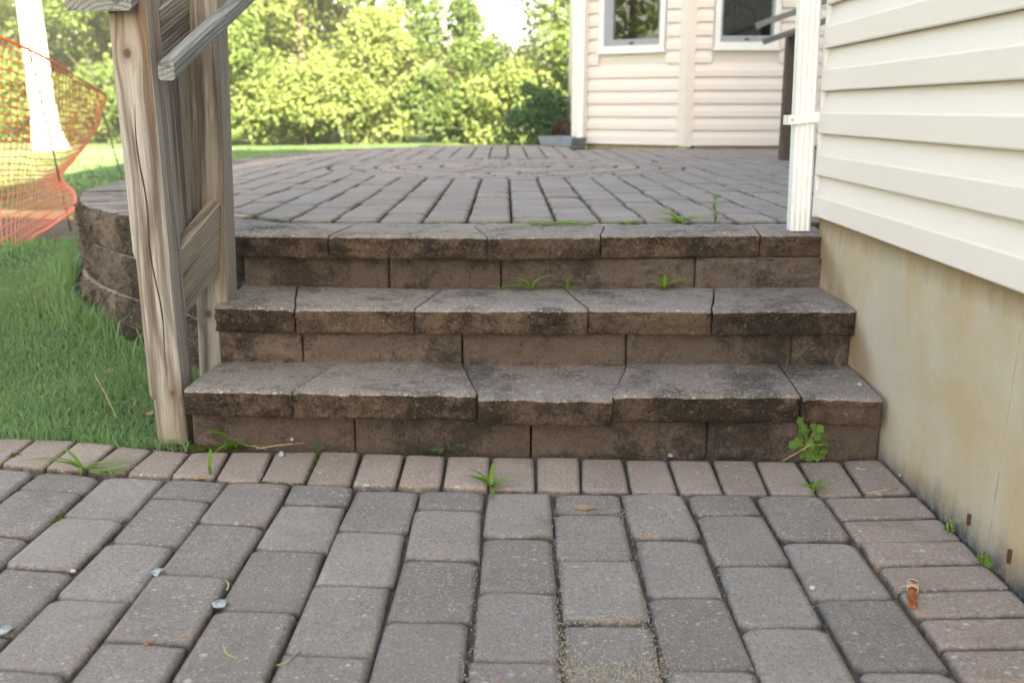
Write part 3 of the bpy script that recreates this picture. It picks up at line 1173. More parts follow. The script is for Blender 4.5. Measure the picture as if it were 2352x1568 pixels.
db, dt = at(1839, 525, Y=2.967), at(1864, 0, Y=2.967)
lean = (dt - db) / (dt.z - db.z)
dtop = db + lean * (6.4 - db.z)
ds_o = hp(downspout('downspout', (db.x, 2.965), (dtop.x, 2.965), .060, .048, Z3 + .003, 6.4))
sb = MB()
zs = at(1852, 275, Y=2.953)
sb.add([(zs.x - .052, 2.9555, zs.z - .015), (zs.x + .050, 2.9555, zs.z - .006), (zs.x + .056, 2.9555, zs.z + .004), (zs.x + .050, 2.9555, zs.z + .024), (zs.x - .052, 2.9555, zs.z + .0125),
        (zs.x - .052, 2.9590, zs.z - .015), (zs.x + .050, 2.9590, zs.z - .006), (zs.x + .056, 2.9590, zs.z + .004), (zs.x + .050, 2.9590, zs.z + .024), (zs.x - .052, 2.9590, zs.z + .0125)],
       [(0, 1, 2, 3, 4), (9, 8, 7, 6, 5), (0, 5, 6, 1), (1, 6, 7, 2), (2, 7, 8, 3), (3, 8, 9, 4), (4, 9, 5, 0)])
sb.add([(zs.x - .052, 2.9555, zs.z - .015), (zs.x - .052, 2.9555, zs.z + .0125), (zs.x - .052, 3.01, zs.z + .0125), (zs.x - .052, 3.01, zs.z - .015)], [(0, 1, 2, 3)])
strap = sb.build('strap', 'white_alu')
for dx, dz in ((.042, .010), (-.040, -.001)):
    scb = MB()
    scb.tube([(zs.x + dx, 2.9552, zs.z + dz), (zs.x + dx, 2.9525, zs.z + dz)], .0035, 8)
    so_ = scb.build('screw', 'screw' if dx > 0 else 'sash')
    so_.parent = strap
strap.parent = ds_o
# rusty form ties and a spalled patch low on the foundation
for (px_, py_, h) in ((2229, 1193, .022), (2322, 1277, .026)):
    q = at(px_, py_, X=FX)
    tb = MB()
    tb.box((FX - .006, q.y - .003, q.z - h / 2), (FX + .01, q.y + .003, q.z + h / 2))
    hp(tb.build('form_tie', 'screw'))

# bay
BA = Vector((1.437, 9.25))
BB = Vector((.565, 9.82))
BR = Vector((3.39, 9.25))
BS0, BP = .503, .118
t1 = (BA - BB).normalized()
n1 = Vector((t1.y, -t1.x))
pl1 = (Vector((BA.x, BA.y, 0)), Vector((n1.x, n1.y, 0)))
pl2 = (Vector((BA.x, BA.y, 0)), Vector((0, -1, 0)))


def u1(px_, py_):
    p = at(px_, py_, plane=pl1)
    return (Vector((p.x, p.y)) - BB).dot(t1), p.z


def u2(px_, py_):
    p = at(px_, py_, plane=pl2)
    return p.x - BA.x, p.z


def bay_face(a, b, win, s_margin, e_margin, n=24):
    t = (b - a).normalized()
    L = (b - a).length
    for i in range(n):
        z = BS0 + .018 + i * BP
        if win and win[2] - .02 < z + BP * .75 and z < win[3]:
            segs = [(s_margin, win[0]), (win[1], L - e_margin)]
        else:
            segs = [(s_margin, L - e_margin)]
        for s0, s1 in segs:
            if s1 - s0 > .02:
                siding('siding_board', a + t * s0, a + t * s1, z, BP)


def window(a, t, n, u0, u1_, zb, zt, fr=.052, sash=.05, glass_l=None, top_extra=0):
    """white frame, grey-blue sash, pane; plan origin a, along t, outward n"""
    def bar(mb, ua, ub, za, zb_, o0, o1):
        v = []
        for o in (o0, o1):
            for (uu, zz) in ((ua, za), (ub, za), (ub, zb_), (ua, zb_)):
                p = a + t * uu + n * o
                v.append((p.x, p.y, zz))
        mb.add(v, [(0, 1, 2, 3), (7, 6, 5, 4), (0, 4, 5, 1), (1, 5, 6, 2), (2, 6, 7, 3), (3, 7, 4, 0)])
    fm_ = MB()
    bar(fm_, u0, u0 + fr, zb, zt, .0, .042)
    bar(fm_, u1_ - fr, u1_, zb, zt, .0, .042)
    bar(fm_, u0 + fr, u1_ - fr, zb, zb + fr, .0, .042)
    bar(fm_, u0 + fr, u1_ - fr, zt - fr, zt, .0, .042)
    bar(fm_, u0 - .012, u1_ + .012, zb - .022, zb - .001, .0, .050)
    w = hp(fm_.build('window', 'white'))
    sm = MB()
    i0, i1, j0, j1 = u0 + fr, u1_ - fr, zb + fr, zt - fr
    sl_ = glass_l or sash
    bar(sm, i0, i0 + sl_, j0, j1, -.03, .022)
    bar(sm, i1 - .02, i1, j0, j1, -.03, .022)
    bar(sm, i0 + sl_, i1 - .02, j0, j0 + sash, -.03, .022)
    bar(sm, i0 + sl_, i1 - .02, j1 - sash, j1, -.03, .022)
    s = sm.build('sash', 'sash')
    s.parent = w
    gm = MB()
    bar(gm, i0 + sl_ - .004, i1 - .016, j0 + sash - .004, j1 - sash + .004, -.008, -.002)
    g = gm.build('pane', 'glass')
    g.parent = w
    lm = MB()
    mid = (i0 + i1) / 2
    bar(lm, mid - .022, mid + .022, j0 + .018, j0 + .03, .0225, .034)
    l_ = lm.build('latch', 'dark_metal')
    l_.parent = w
    return w


w1a, w1b = u1(1380, 119), u1(1529, 116)
w2a, w2b = u2(1639, 111), u2(1787, 111)
W1 = (w1a[0], w1b[0], (w1a[1] + w1b[1]) / 2, 2.62)
W2 = (w2a[0], w2b[0], w2a[1], 2.62)
bay_face(BB, BA, (W1[0] - .012, W1[1] + .012, W1[2] - .022, W1[3]), .03, .06)
bay_face(BA, BR, (W2[0] - .012, W2[1] + .012, W2[2] - .022, W2[3]), .07, 0)
window(BB, t1, n1, W1[0], W1[1], W1[2], W1[3], .045, .06, .085)
window(BA, Vector((1, 0)), Vector((0, -1)), W2[0], W2[1], W2[2], W2[3], .05, .055, .02)
# corner boards of the bay, base strip and its footing, hollow walls behind the boards
cbm = MB()
z0_, z1_ = BS0 - .002, 3.35
for (p, q_, o) in ((BA - t1 * .062, BA + n1 * 0, n1), ):
    v = [(BA - t1 * .062 + n1 * .0), (BA - t1 * .062 + n1 * .026), (BA + (n1 + Vector((0, -1))).normalized() * .028), (BA + Vector((.072, -.026))), (BA + Vector((.072, 0)))]
    cbm.add([(c.x, c.y, z) for z in (z0_, z1_) for c in v], [(0, 1, 6, 5), (1, 2, 7, 6), (2, 3, 8, 7), (3, 4, 9, 8), (0, 4, 3, 2, 1), (5, 6, 7, 8, 9)])
v = [BB + t1 * .032, BB + t1 * .032 + n1 * .026, BB + n1 * .026 - t1 * .02, BB - t1 * .02 + Vector((0, .5)), BB + t1 * .032 + Vector((0, .5))]
cbm.add([(c.x, c.y, z) for z in (z0_, z1_) for c in v], [(0, 1, 6, 5), (1, 2, 7, 6), (2, 3, 8, 7), (3, 4, 9, 8), (0, 4, 3, 2, 1), (5, 6, 7, 8, 9)])
hp(cbm.build('corner_board', 'vinyl_trim'))
bm_ = MB()


def strip(mb, a, b, o0, o1, za, zb_):
    t = (b - a).normalized()
    n = Vector((t.y, -t.x))
    v = [(p.x + n.x * o, p.y + n.y * o, z) for z in (za, zb_) for p, o in ((a, o0), (b, o0), (b, o1), (a, o1))]
    mb.add(v, [(0, 1, 2, 3), (7, 6, 5, 4), (0, 4, 5, 1), (1, 5, 6, 2), (2, 6, 7, 3), (3, 7, 4, 0)])


strip(bm_, BB, BA - t1 * .062, .002, .03, BS0 + .0, BS0 + .017)
strip(bm_, BA + Vector((.073, 0)), BR, .002, .03, BS0 + .0, BS0 + .017)
hp(bm_.build('starter_strip', 'white'))
ft = MB()
strip(ft, BB + t1 * .02, BA - t1 * .14, -.20, -.012, .30, BS0 - .003)
strip(ft, BA + Vector((.10, 0)), BR, -.20, -.012, .30, BS0 - .003)
strip(ft, BA - t1 * .139, BA + t1 * .05, -.22, .012, .30, BS0 - .018)
hp(ft.build('bay_footing', 'foundation'))
wl = MB()


def wall_with_hole(mb, a, b, win, z0, z1):
    t = (b - a).normalized()
    L = (b - a).length
    for (s0, s1, za, zb_) in ((0, win[0] + .03, z0, z1), (win[1] - .03, L, z0, z1), (win[0] + .03, win[1] - .03, z0, win[2] + .03), (win[0] + .03, win[1] - .03, win[3] - .03, z1)):
        strip(mb, a + t * s0, a + t * s1, -.03, -.001, za, zb_)


wall_with_hole(wl, BB + t1 * .01, BA - t1 * .03, W1, BS0 + .002, 3.35)
wall_with_hole(wl, BA + Vector((.03, 0)), BR, W2, BS0 + .002, 3.35)
hp(wl.build('bay_wall', 'vinyl_trim'))
# room behind the panes
rm = MB()
rm.box((.66, 11.6, .5), (3.36, 11.65, 3.3))
rm.box((3.3, 9.3, .5), (3.355, 11.6, 3.3))
rm.box((.60, 10.5, .5), (.655, 11.6, 3.3))
rm.box((.66, 9.9, .5), (3.3, 11.6, .56))
rm.add([(.6, 9.84, 3.33), (1.45, 9.26, 3.33), (3.39, 9.26, 3.33), (3.39, 11.65, 3.33), (.6, 11.65, 3.33)], [(0, 1, 2, 3, 4)])
hp(rm.build('room', 'interior'))
lw = MB()                                   # house wall left of the bay, running back
lw.box((.475, 10.3, .40), (.60, 11.66, 3.35))
lw.box((.60, 10.40, .45), (.66, 10.5, 3.35))
hp(lw.build('wall', 'vinyl_trim'))
for i in range(24):
    siding('siding_board', (.520, 10.298), (.64, 10.298), BS0 + .02 + i * BP, BP)
ct = MB()
ct.box((.455, 10.262, .48), (.519, 10.2995, 3.35))
hp(ct.build('corner_board', 'white'))
dq = at(1331, 342, Z=Z3)
hp(downspout('downspout', (.505, 9.62), (.505, 9.62), .062, .06, Z3 + .003, 3.34, 2))
# back of a dining chair seen through the right-hand pane
chair = thing('chair', 'dark curved chair back seen through the right-hand bay window pane', 'chair', (1.93, 9.75, .56))
cx, cy = 1.93, 9.72


def cpart(name, paths, r):
    mb = MB()
    for p in paths:
        mb.tube(p, r, 6)
    o = mb.build(name, 'chair')
    keep_world(o, chair)


for sx in (-.2, .2):
    cpart('leg', [[(cx + sx, cy, .56), (cx + sx, cy, .98)]], .016)
    cpart('leg', [[(cx + sx, cy + .4, .56), (cx + sx, cy + .4, .98)]], .016)
cpart('back_frame', [[(cx - .2, cy, .98), (cx - .22, cy - .02, 1.4), (cx - .17, cy - .04, 1.72), (cx, cy - .05, 1.80), (cx + .17, cy - .04, 1.72), (cx + .22, cy - .02, 1.4), (cx + .2, cy, .98)]], .02)
cpart('back_lattice', [[(cx + s * (.02 + .14 * abs(math.sin(2.2 * math.pi * k / 14))), cy - .03, 1.05 + .052 * k) for k in range(15)] for s in (-1, 1)] +
      [[(cx + .0, cy - .03, 1.0), (cx, cy - .045, 1.78)]], .014)
sbm = MB()
sbm.box((cx - .23, cy - .02, .98), (cx + .23, cy + .42, 1.03))
keep_world(sbm.build('seat', 'chair'), chair)

# tray under the far downspout
tray = MB()
a0 = [(.12, 9.95), (.42, 9.42), (.56, 9.56), (.36, 10.2)]
for (za, zb_, e0, e1) in ((Z3 + .012, Z3 + .095, 1.0, 1.06),):
    c0 = Vector((.36, 9.78))
    lo = [c0 + (Vector(p) - c0) * .92 for p in a0]
    hi = [c0 + (Vector(p) - c0) * 1.06 for p in a0]
    hi2 = [c0 + (Vector(p) - c0) * 1.0 for p in a0]
    lo2 = [c0 + (Vector(p) - c0) * .87 for p in a0]
    v = [(p.x, p.y, za) for p in lo] + [(p.x, p.y, zb_) for p in hi] + [(p.x, p.y, zb_) for p in hi2] + [(p.x, p.y, za + .012) for p in lo2]
    f = [(3, 2, 1, 0), (12, 13, 14, 15)]
    for l in range(3):
        f += [(l * 4 + i, l * 4 + (i + 1) % 4, l * 4 + 4 + (i + 1) % 4, l * 4 + 4 + i) for i in range(4)]
    tray.add(v, f)
tag(tray.build('splash_block', 'splash'), 'grey blue splash tray on the patio at the left end of the bay', 'splash block')

# ------------------------------------------------------------------ far dark railing by the house corner
fr_ = thing('wooden_railing', 'dark brown post with two sloping rail ends standing behind the white downspout', 'railing', (1.86, 7.15, Z3))
board('post', fr_, (1.845, 7.15, Z3), (1.845, 7.15, 1.325), .10, .10, 'wood_dark')
board('post_base', fr_, (1.865, 7.13, Z3 + .001), (1.865, 7.13, Z3 + .13), .135, .135, 'wood_dark')
board('rail', fr_, (1.55, 6.98, 1.375), (2.6, 7.14, 1.74), .09, .04, 'wood_grey', (0, 1, 0))
board('rail', fr_, (1.62, 7.05, 1.275), (2.6, 7.16, 1.60), .09, .04, 'wood_grey', (0, 1, 0))
board('post', fr_, (2.62, 7.16, Z3), (2.62, 7.16, 1.72), .10, .10, 'wood_dark')

# ------------------------------------------------------------------ near railing
rail = thing('wooden_railing', 'weathered grey timber stair railing with two posts standing left of the stone steps', 'railing', (-.91, 2.41, 0))


def post_mesh(w, d, h, crack=True, lower=None):
    """square post; front face (-Y) carries a drying crack cut into it and a shallow notch lower down"""
    a, b = w / 2, d / 2
    zs_ = [0, .012, .05, .115, .13] + [.16 + (h - .16) * i / 44 for i in range(45)]
    V, F = [], []
    ch = .004

    def cx_(z):      # wandering crack line
        return -.004 + .020 * (1 - smoothstep(z, .1, .78)) + .004 * math.sin(z * 23)
    for z in zs_:
        aw, bw, ch_ = a, b, ch
        xl = -a
        if z < .475:
            xl = -a + .006
        if z < .13:
            xl = -a + .012
            ch_ = .012
        c = cx_(z)
        on = crack and .20 < z < .83
        wd = .0018 * math.sin(math.pi * min(1, max(0, (z - .2) / .63))) ** .6 if on else .0001
        dp = .014 if on else .0
        j = .0015 * nz((0, 0, z), 6)
        sec = [(xl + ch_, -bw), (c - wd - .0005, -bw), (c, -bw + dp), (c + wd + .0005, -bw), (aw - ch_, -bw), (aw, -bw + ch_), (aw, bw - ch), (aw - ch, bw), (xl + ch, bw), (xl, bw - ch), (xl, -bw + ch_)]
        V += [(x + j, y, z) for x, y in sec]
    n = 11
    for i in range(len(zs_) - 1):
        for k in range(n):
            F.append((i * n + k, i * n + (k + 1) % n, (i + 1) * n + (k + 1) % n, (i + 1) * n + k))
    F.append(tuple(range(n))[::-1])
    F.append(tuple(range((len(zs_) - 1) * n, len(zs_) * n)))
    return V, F


pb, pt = at(388, 1018, Y=2.372), at(292, 38, Y=2.372)
V, F = post_mesh(.089, .089, 1.115 if False else 1.075)
o = put('post', V, F, 'post_a', None, False)
ln = math.atan2(pb.x - pt.x, pt.z - pb.z)
o.matrix_world = Matrix.Translation((pb.x, 2.372 + .0445, .0)) @ Matrix.Rotation(-ln, 4, 'Y')
keep_world(o, rail)
board('post', rail, (-.872, 2.700, -.02), (-.835, 2.700, 1.27), .089, .089, 'post_b')
spm = MB()
spm.box((-.921, 2.462, .43), (-.884, 2.6545, 1.13))
keep_world(spm.build('spacer_board', 'post_b'), rail)
SLP = math.tan(R(20))
# capping board on top, handrail on the inside, boards between the posts
board('top_rail', rail, (-.966, 2.325, 1.066), (-.966, 3.60, 1.066 + 1.275 * SLP), .150, .040, 'wood_grey', (1, 0, 0), .006, plumb=True)
board('handrail', rail, (-.801, 2.262, .912), (-.745, 3.70, .912 + 1.44 * SLP), .037, .039, 'wood_grey', (1, 0, 0), .005, plumb=True)
board('upper_board', rail, (-.893, 2.463, .99), (-.853, 3.55, .99 + 1.087 * SLP), .032, .135, 'wood_board', (1, 0, 0), plumb=True)
board('lower_board', rail, (-.892, 2.463, .395), (-.846, 2.654, .395 + .191 * .52), .036, .170, 'wood_board', (1, 0, 0), plumb=True)
board('post', rail, (-.905, 3.62, .30), (-.885, 3.62, 1.50), .089, .089, 'post_b') if False else None
bk = MB()
bk.tube([(-.868, 2.44, .945), (-.81, 2.44, .948), (-.798, 2.44, .97)], .005, 6)
keep_world(bk.build('bracket', 'screw'), rail)

# ------------------------------------------------------------------ orange safety fence
fence = thing('safety_fence', 'sagging orange plastic mesh safety fence on thin dark stakes over the lawn', 'fence', (-2.6, 5.6, .1))
CT = [  # rows top to bottom; per row (px, py, distance) from left to right
    [(-420, -60, 5.2), (-200, 20, 5.3), (0, 86, 5.5), (120, 142, 5.7), (190, 185, 6.2), (243, 217, 6.6)],
    [(-420, 60, 5.2), (-200, 130, 5.3), (0, 175, 5.5), (120, 215, 5.75), (190, 235, 6.2), (240, 240, 6.6)],
    [(-420, 170, 5.2), (-200, 220, 5.3), (0, 250, 5.5), (120, 270, 5.8), (185, 275, 6.1), (232, 268, 6.5)],
    [(-420, 280, 5.1), (-200, 310, 5.2), (0, 325, 5.4), (110, 335, 5.7), (165, 335, 6.0), (210, 318, 6.3)],
    [(-420, 380, 4.9), (-200, 395, 5.1), (0, 390, 5.3), (90, 392, 5.6), (130, 390, 5.8), (166, 372, 5.9)],
    [(-420, 470, 4.7), (-200, 470, 4.9), (0, 440, 5.15), (80, 425, 5.4), (115, 420, 5.6), (140, 408, 5.65)],
    [(-420, 600, 4.5), (-200, 580, 4.7), (0, 510, 5.0), (80, 478, 5.25), (125, 455, 5.45), (168, 446, 5.55)],
    [(-420, 760, 4.3), (-200, 690, 4.6), (0, 592, 4.95), (70, 552, 5.15), (115, 522, 5.3), (172, 478, 5.45)]]
G = np.array([[list(at(px_, py_, Y=d)) for px_, py_, d in row] for row in CT])


def cat(P, t):
    n = len(P) - 1
    i = min(int(t * n), n - 1)
    f = t * n - i
    p0, p1, p2, p3 = P[max(i - 1, 0)], P[i], P[i + 1], P[min(i + 2, n)]
    return .5 * (2 * p1 + (p2 - p0) * f + (2 * p0 - 5 * p1 + 4 * p2 - p3) * f * f + (3 * p1 - p0 - 3 * p2 + p3) * f ** 3)


NU, NV = 44, 26
SUR = np.zeros((NV + 1, NU + 1, 3))
for i in range(NV + 1):
    v = i / NV
    col = np.array([cat(G[:, k], v) for k in range(6)])
    for j in range(NU + 1):
        u = j / NU
        p = cat(col, min(1, u ** 1.0))
        p = p + np.array([.010 * nz(p, 6), .03 * nz(p * 1.0 + 3, 4), .012 * nz(p + 9, 7)])
        SUR[i, j] = p
mb = MB()
tn = []


def ribbon(P, w):
    P = [Vector(p) for p in P]
    n0 = len(mb.v)
    k = len(P)
    V = []
    for i, p in enumerate(P):
        d = (P[min(i + 1, k - 1)] - P[max(i - 1, 0)]).normalized()
        vdir = (p - _c0).normalized() * .35 + Vector((.2, -.8, .3)).normalized() * -.65
        s = d.cross(vdir).normalized() * w / 2
        q = d.cross(s).normalized() * w * .22
        V += [p - s, p + q, p + s, p - q]
    F = []
    for i in range(k - 1):
        for j in range(4):
            F.append((i * 4 + j, i * 4 + (j + 1) % 4, i * 4 + 4 + (j + 1) % 4, i * 4 + 4 + j))
    mb.add(V, F)
    return V


tint = []
for i in range(NV + 1):
    w = .016 if i in (0, NV) else .0068
    V = ribbon(SUR[i, :], w)
    tint += [smoothstep(i / NV, .62, .9)] * len(V)  # painted sheen grows towards the bottom edge
for j in range(0, NU + 1):
    # the cells are skewed, so the cross strands lean
    P = [SUR[i, j] for i in range(NV + 1)]
    V = ribbon(P, .012 if j == NU else .0050)
    tint += [smoothstep((k // 4) / NV, .62, .9) for k in range(len(V))]
net = mb.build('mesh_net', 'orange', None, True, tint)
keep_world(net, fence)
for (tp, bt, Yd) in (((50, 40), (166, 546), 5.62), ((198, 131), (281, 414), 9.0)):
    st = MB()
    a_, b_ = at(*tp, Y=Yd), at(*bt, Y=Yd)
    st.tube([a_, a_.lerp(b_, .5) + Vector((.004, 0, 0)), b_, b_ + (b_ - a_) * .15], .005 if Yd < 6 else .007, 6)
    keep_world(st.build('stake', 'dark_metal'), fence)

# bare dirt and a pale plank beyond the fence
pl = MB()
pa, pc = at(-160, 452, Y=6.2), at(176, 476, Y=6.1)
o = board('timber_plank', None, (pa.x - .3, 6.25, gz(pa.x, 6.2) + .035), (pc.x, 6.1, gz(pc.x, 6.1) + .035), .10, .045, 'wood_pale', (0, 1, 0))
tag(o, 'pale yellow timber plank lying on bare dirt behind the orange net', 'plank')
dv, df = [], []
for i in range(20):
    for j in range(14):
        x, y = -5.2 + 3.0 * i / 19, 5.15 + 1.25 * j / 13
        e = min(1, min(i, 19 - i) / 3, min(j, 13 - j) / 2.5)
        dv.append((x, y + .1 * nz((x, y, 1), 2), gz(x, y) + .014 * e - .02 * (1 - e) + .012 * nz((x, y, 5), 7)))
for i in range(19):
    for j in range(13):
        df.append((i * 14 + j, (i + 1) * 14 + j, (i + 1) * 14 + j + 1, i * 14 + j + 1))
tag(put('dirt', dv, df, 'dirt'), kind='structure')


# ------------------------------------------------------------------ grass
def blades(n, sampler, hmin, hmax, w, lean=.6, clump=None):
    P = sampler(n)
    n = len(P)
    h = rng.uniform(hmin, hmax, n) * (1 + .35 * np.sin(P[:, 0] * 9 + np.cos(P[:, 1] * 7)))
    a = rng.uniform(0, 2 * np.pi, n)
    d = np.stack([np.cos(a), np.sin(a), np.zeros(n)], 1)
    b = rng.uniform(0, 2 * np.pi, n)
    s = np.stack([np.cos(b), np.sin(b), np.zeros(n)], 1) * (w * rng.uniform(.6, 1.3, n))[:, None] / 2
    ln_ = rng.uniform(.1, lean, n)
    p1 = P + d * (h * ln_ * .35)[:, None] + np.array([0, 0, 1]) * (h * .6)[:, None]
    p2 = P + d * (h * ln_ * 1.25)[:, None] + np.array([0, 0, 1]) * (h * (1 - .35 * ln_))[:, None]
    V = np.stack([P - s, P + s, p1 - s * .75, p1 + s * .75, p2], 1).reshape(-1, 3)
    k = np.arange(n)[:, None] * 5
    T = np.concatenate([k + [0, 1, 3], k + [0, 3, 2], k + [2, 3, 4]], 1).reshape(-1, 3)
    t = np.repeat(np.clip(rng.normal(.5, .28, n) + .18 * np.sin(P[:, 0] * 3.1 + 1.3 * np.sin(P[:, 1] * 2.3)), 0, 1), 5)
    return V, T, t


OUTN = np.array([[p.x, p.y] for p in shift(OUT, -.05)])


def outside_wall(x, y):
    ex = np.interp(y, OUTN[:, 1], OUTN[:, 0])
    return (x < ex) | (y < OUTN[0, 1])


def lawn_area(x0, x1, y0, y1, front=True):
    def f(n):
        x, y = rng.uniform(x0, x1, n), rng.uniform(y0, y1, n)
        fy = np.interp(x, [-3.2, -1.37, -1.15, -1.03, -.90], [2.54, 2.425, 2.405, 2.375, 2.36])
        ok = (y > fy + rng.uniform(-.012, .03, n)) & outside_wall(x, y)
        ok &= ~((x > -.905) & (y < 2.9)) & ~((x > -.86))
        ok &= ~((y > 5.2) & (y < 6.35) & (x > -5.1) & (x < -2.3) & (rng.random(n) < .93))
        x, y = x[ok], y[ok]
        z = np.array([gz(a, b) for a, b in zip(x, y)])
        return np.stack([x, y, z - .004], 1)
    return f


g1 = blades(105000, lawn_area(-2.9, -.86, 2.36, 4.3), .016, .046, .0034, 1.1)
g2 = blades(36000, lawn_area(-5.0, -1.4, 4.2, 7.2), .018, .045, .006, 1.0)
g3 = blades(26000, lawn_area(-9, -1.9, 7.0, 14.5), .02, .05, .012, .9)
# taller rough growth against the wall


def wall_tuft(n):
    P = resample(OUT[1:9], .02)
    i = rng.integers(0, len(P), n)
    q = np.array([[P[k].x, P[k].y] for k in i])
    t = np.array([0.0 - .13, -.11])
    q = q + np.array([-.75, -.6]) * (.05 + np.abs(rng.normal(0, .06, n)))[:, None]
    keep = rng.random(n) < (.5 + .5 * np.sin(q[:, 1] * 11))
    q = q[keep]
    return np.stack([q[:, 0], q[:, 1], np.array([gz(a, b) for a, b in q])], 1)


g4 = blades(2600, wall_tuft, .05, .15, .005, .8)
# thin growth along the paving edge and round the post


def edge_growth(n):
    x = rng.uniform(-2.6, -.85, n)
    y = np.interp(x, [-3.2, -1.37, -1.15, -1.03, -.90], [2.54, 2.425, 2.405, 2.375, 2.36]) + rng.normal(.0, .012, n)
    return np.stack([x, y, np.full(n, -.008)], 1)


g5 = blades(1500, edge_growth, .015, .05, .004, 1.3)
GV, GT, gt, k = [], [], [], 0
for V, T, t in (g1, g2, g3, g4, g5):
    GV.append(V)
    GT.append(T + k)
    gt.append(t)
    k += len(V)
tag(npmesh('grass', np.concatenate(GV), np.concatenate(GT), 'grass', np.concatenate(gt)), kind='stuff')
dV, dT, dt_ = blades(2600, lawn_area(-2.6, -.86, 2.36, 4.3), .015, .05, .003, 1.4)
tag(npmesh('dry_grass', dV, dT, 'straw'), kind='stuff')
# tiny pale seed heads standing over the blades
sp = lawn_area(-2.2, -.95, 2.5, 3.9)(260)
SV, ST = [], []
for i, p in enumerate(sp):
    h = rng.uniform(.03, .06)
    q = p + np.array([rng.normal(0, .008), rng.normal(0, .008), h])
    r_ = .0022
    SV += [q + [r_, 0, 0], q + [-r_, 0, .0], q + [0, r_, 0], q + [0, -r_, 0], q + [0, 0, .004], q + [0, 0, -.004]]
    b0 = i * 6
    ST += [(b0, b0 + 2, b0 + 4), (b0 + 2, b0 + 1, b0 + 4), (b0 + 1, b0 + 3, b0 + 4), (b0 + 3, b0, b0 + 4), (b0 + 2, b0, b0 + 5), (b0 + 1, b0 + 2, b0 + 5), (b0 + 3, b0 + 1, b0 + 5), (b0, b0 + 3, b0 + 5)]
tag(npmesh('grass_seed_heads', SV, ST, 'straw'), kind='stuff')


# ------------------------------------------------------------------ trees
def leaf_cloud(centres, radii, per, size, squash=.8, drop=.3):
    """rhombic folded leaves scattered on clump shells"""
    C = np.repeat(np.asarray(centres, float), per, 0)
    r = np.repeat(np.asarray(radii, float), per)
    n = len(C)
    d = rng.normal(size=(n, 3))
    d /= np.linalg.norm(d, axis=1)[:, None]
    rr = r * rng.uniform(.25, 1.05, n) ** .5
    P = C + d * rr[:, None] * np.array([1, 1, squash])
    # leaf normal: mostly up and outwards
    nm = d * .6 + rng.normal(size=(n, 3)) * .5 + np.array([.2, -.4, .5])      # leaves turn to the light
    nm /= np.linalg.norm(nm, axis=1)[:, None]
    a = np.cross(nm, rng.normal(size=(n, 3)))
    a /= np.linalg.norm(a, axis=1)[:, None]
    b = np.cross(nm, a)
    s = size * rng.uniform(.6, 1.3, n)[:, None]
    V = np.stack([P - a * s * .55, P + b * s * .33 - nm * s * .08, P + a * s * .55 - np.array([0, 0, 1]) * s * .12, P - b * s * .33 - nm * s * .08], 1).reshape(-1, 3)
    k = np.arange(n)[:, None] * 4
    T = np.concatenate([k + [0, 1, 2], k + [0, 2, 3]], 1).reshape(-1, 3)
    t = np.repeat(np.clip(rng.normal(.5, .3, n), 0, 1), 4)
    return V, T, t


def crown_points(c, rad, n, front=.55):
    """clump centres through an ellipsoid, more of them near its skin"""
    d = rng.normal(size=(n, 3))
    d /= np.linalg.norm(d, axis=1)[:, None]
    return np.asarray(c) + d * (rng.uniform(.25, 1.0, n) ** .45)[:, None] * np.asarray(rad)


def tree(name, label, cat_, x, y, h, rad, low, mat, nclump=60, per=110, leaf=.11, clump=.55, group=None, bark='bark', trunk_r=.14, lean=0.0, limbs=5):
    g = gz(x, y)
    t = thing(name, label, cat_, (x, y, g), group)
    tb = MB()
    pts = [(x + lean * k / 8 * h * .1 + .05 * h / 8 * nz((x, k, 1), .7), y + .05 * nz((y, k, 7), .7), g - .1 + (h * .85) * k / 8) for k in range(9)]
    rr = [trunk_r * (1.35 if k == 0 else 1 - .1 * k) for k in range(9)]
    tb.tube(pts, rr, 8)
    for i in range(limbs):
        k = 3 + i % 5
        b = Vector(pts[k])
        a = rnd.uniform(0, 6.28)
        e = b + Vector((math.cos(a) * rad[0] * .7, math.sin(a) * rad[1] * .7, rnd.uniform(.3, 1.0)))
        tb.tube([b, b.lerp(e, .5) + Vector((0, 0, .12)), e], [trunk_r * .4, trunk_r * .28, trunk_r * .1], 5)
    keep_world(tb.build('trunk', bark, None, True), t)
    zc = g + (low + h) / 2
    C = crown_points((x + lean * .05 * h, y, zc), (rad[0], rad[1], (h - low) / 2), nclump)
    V, T, tt = leaf_cloud(C, rng.uniform(.6, 1.2, nclump) * clump, per, leaf)
    o = npmesh('crown', V, T, mat, tt)
    keep_world(o, t)
    return t


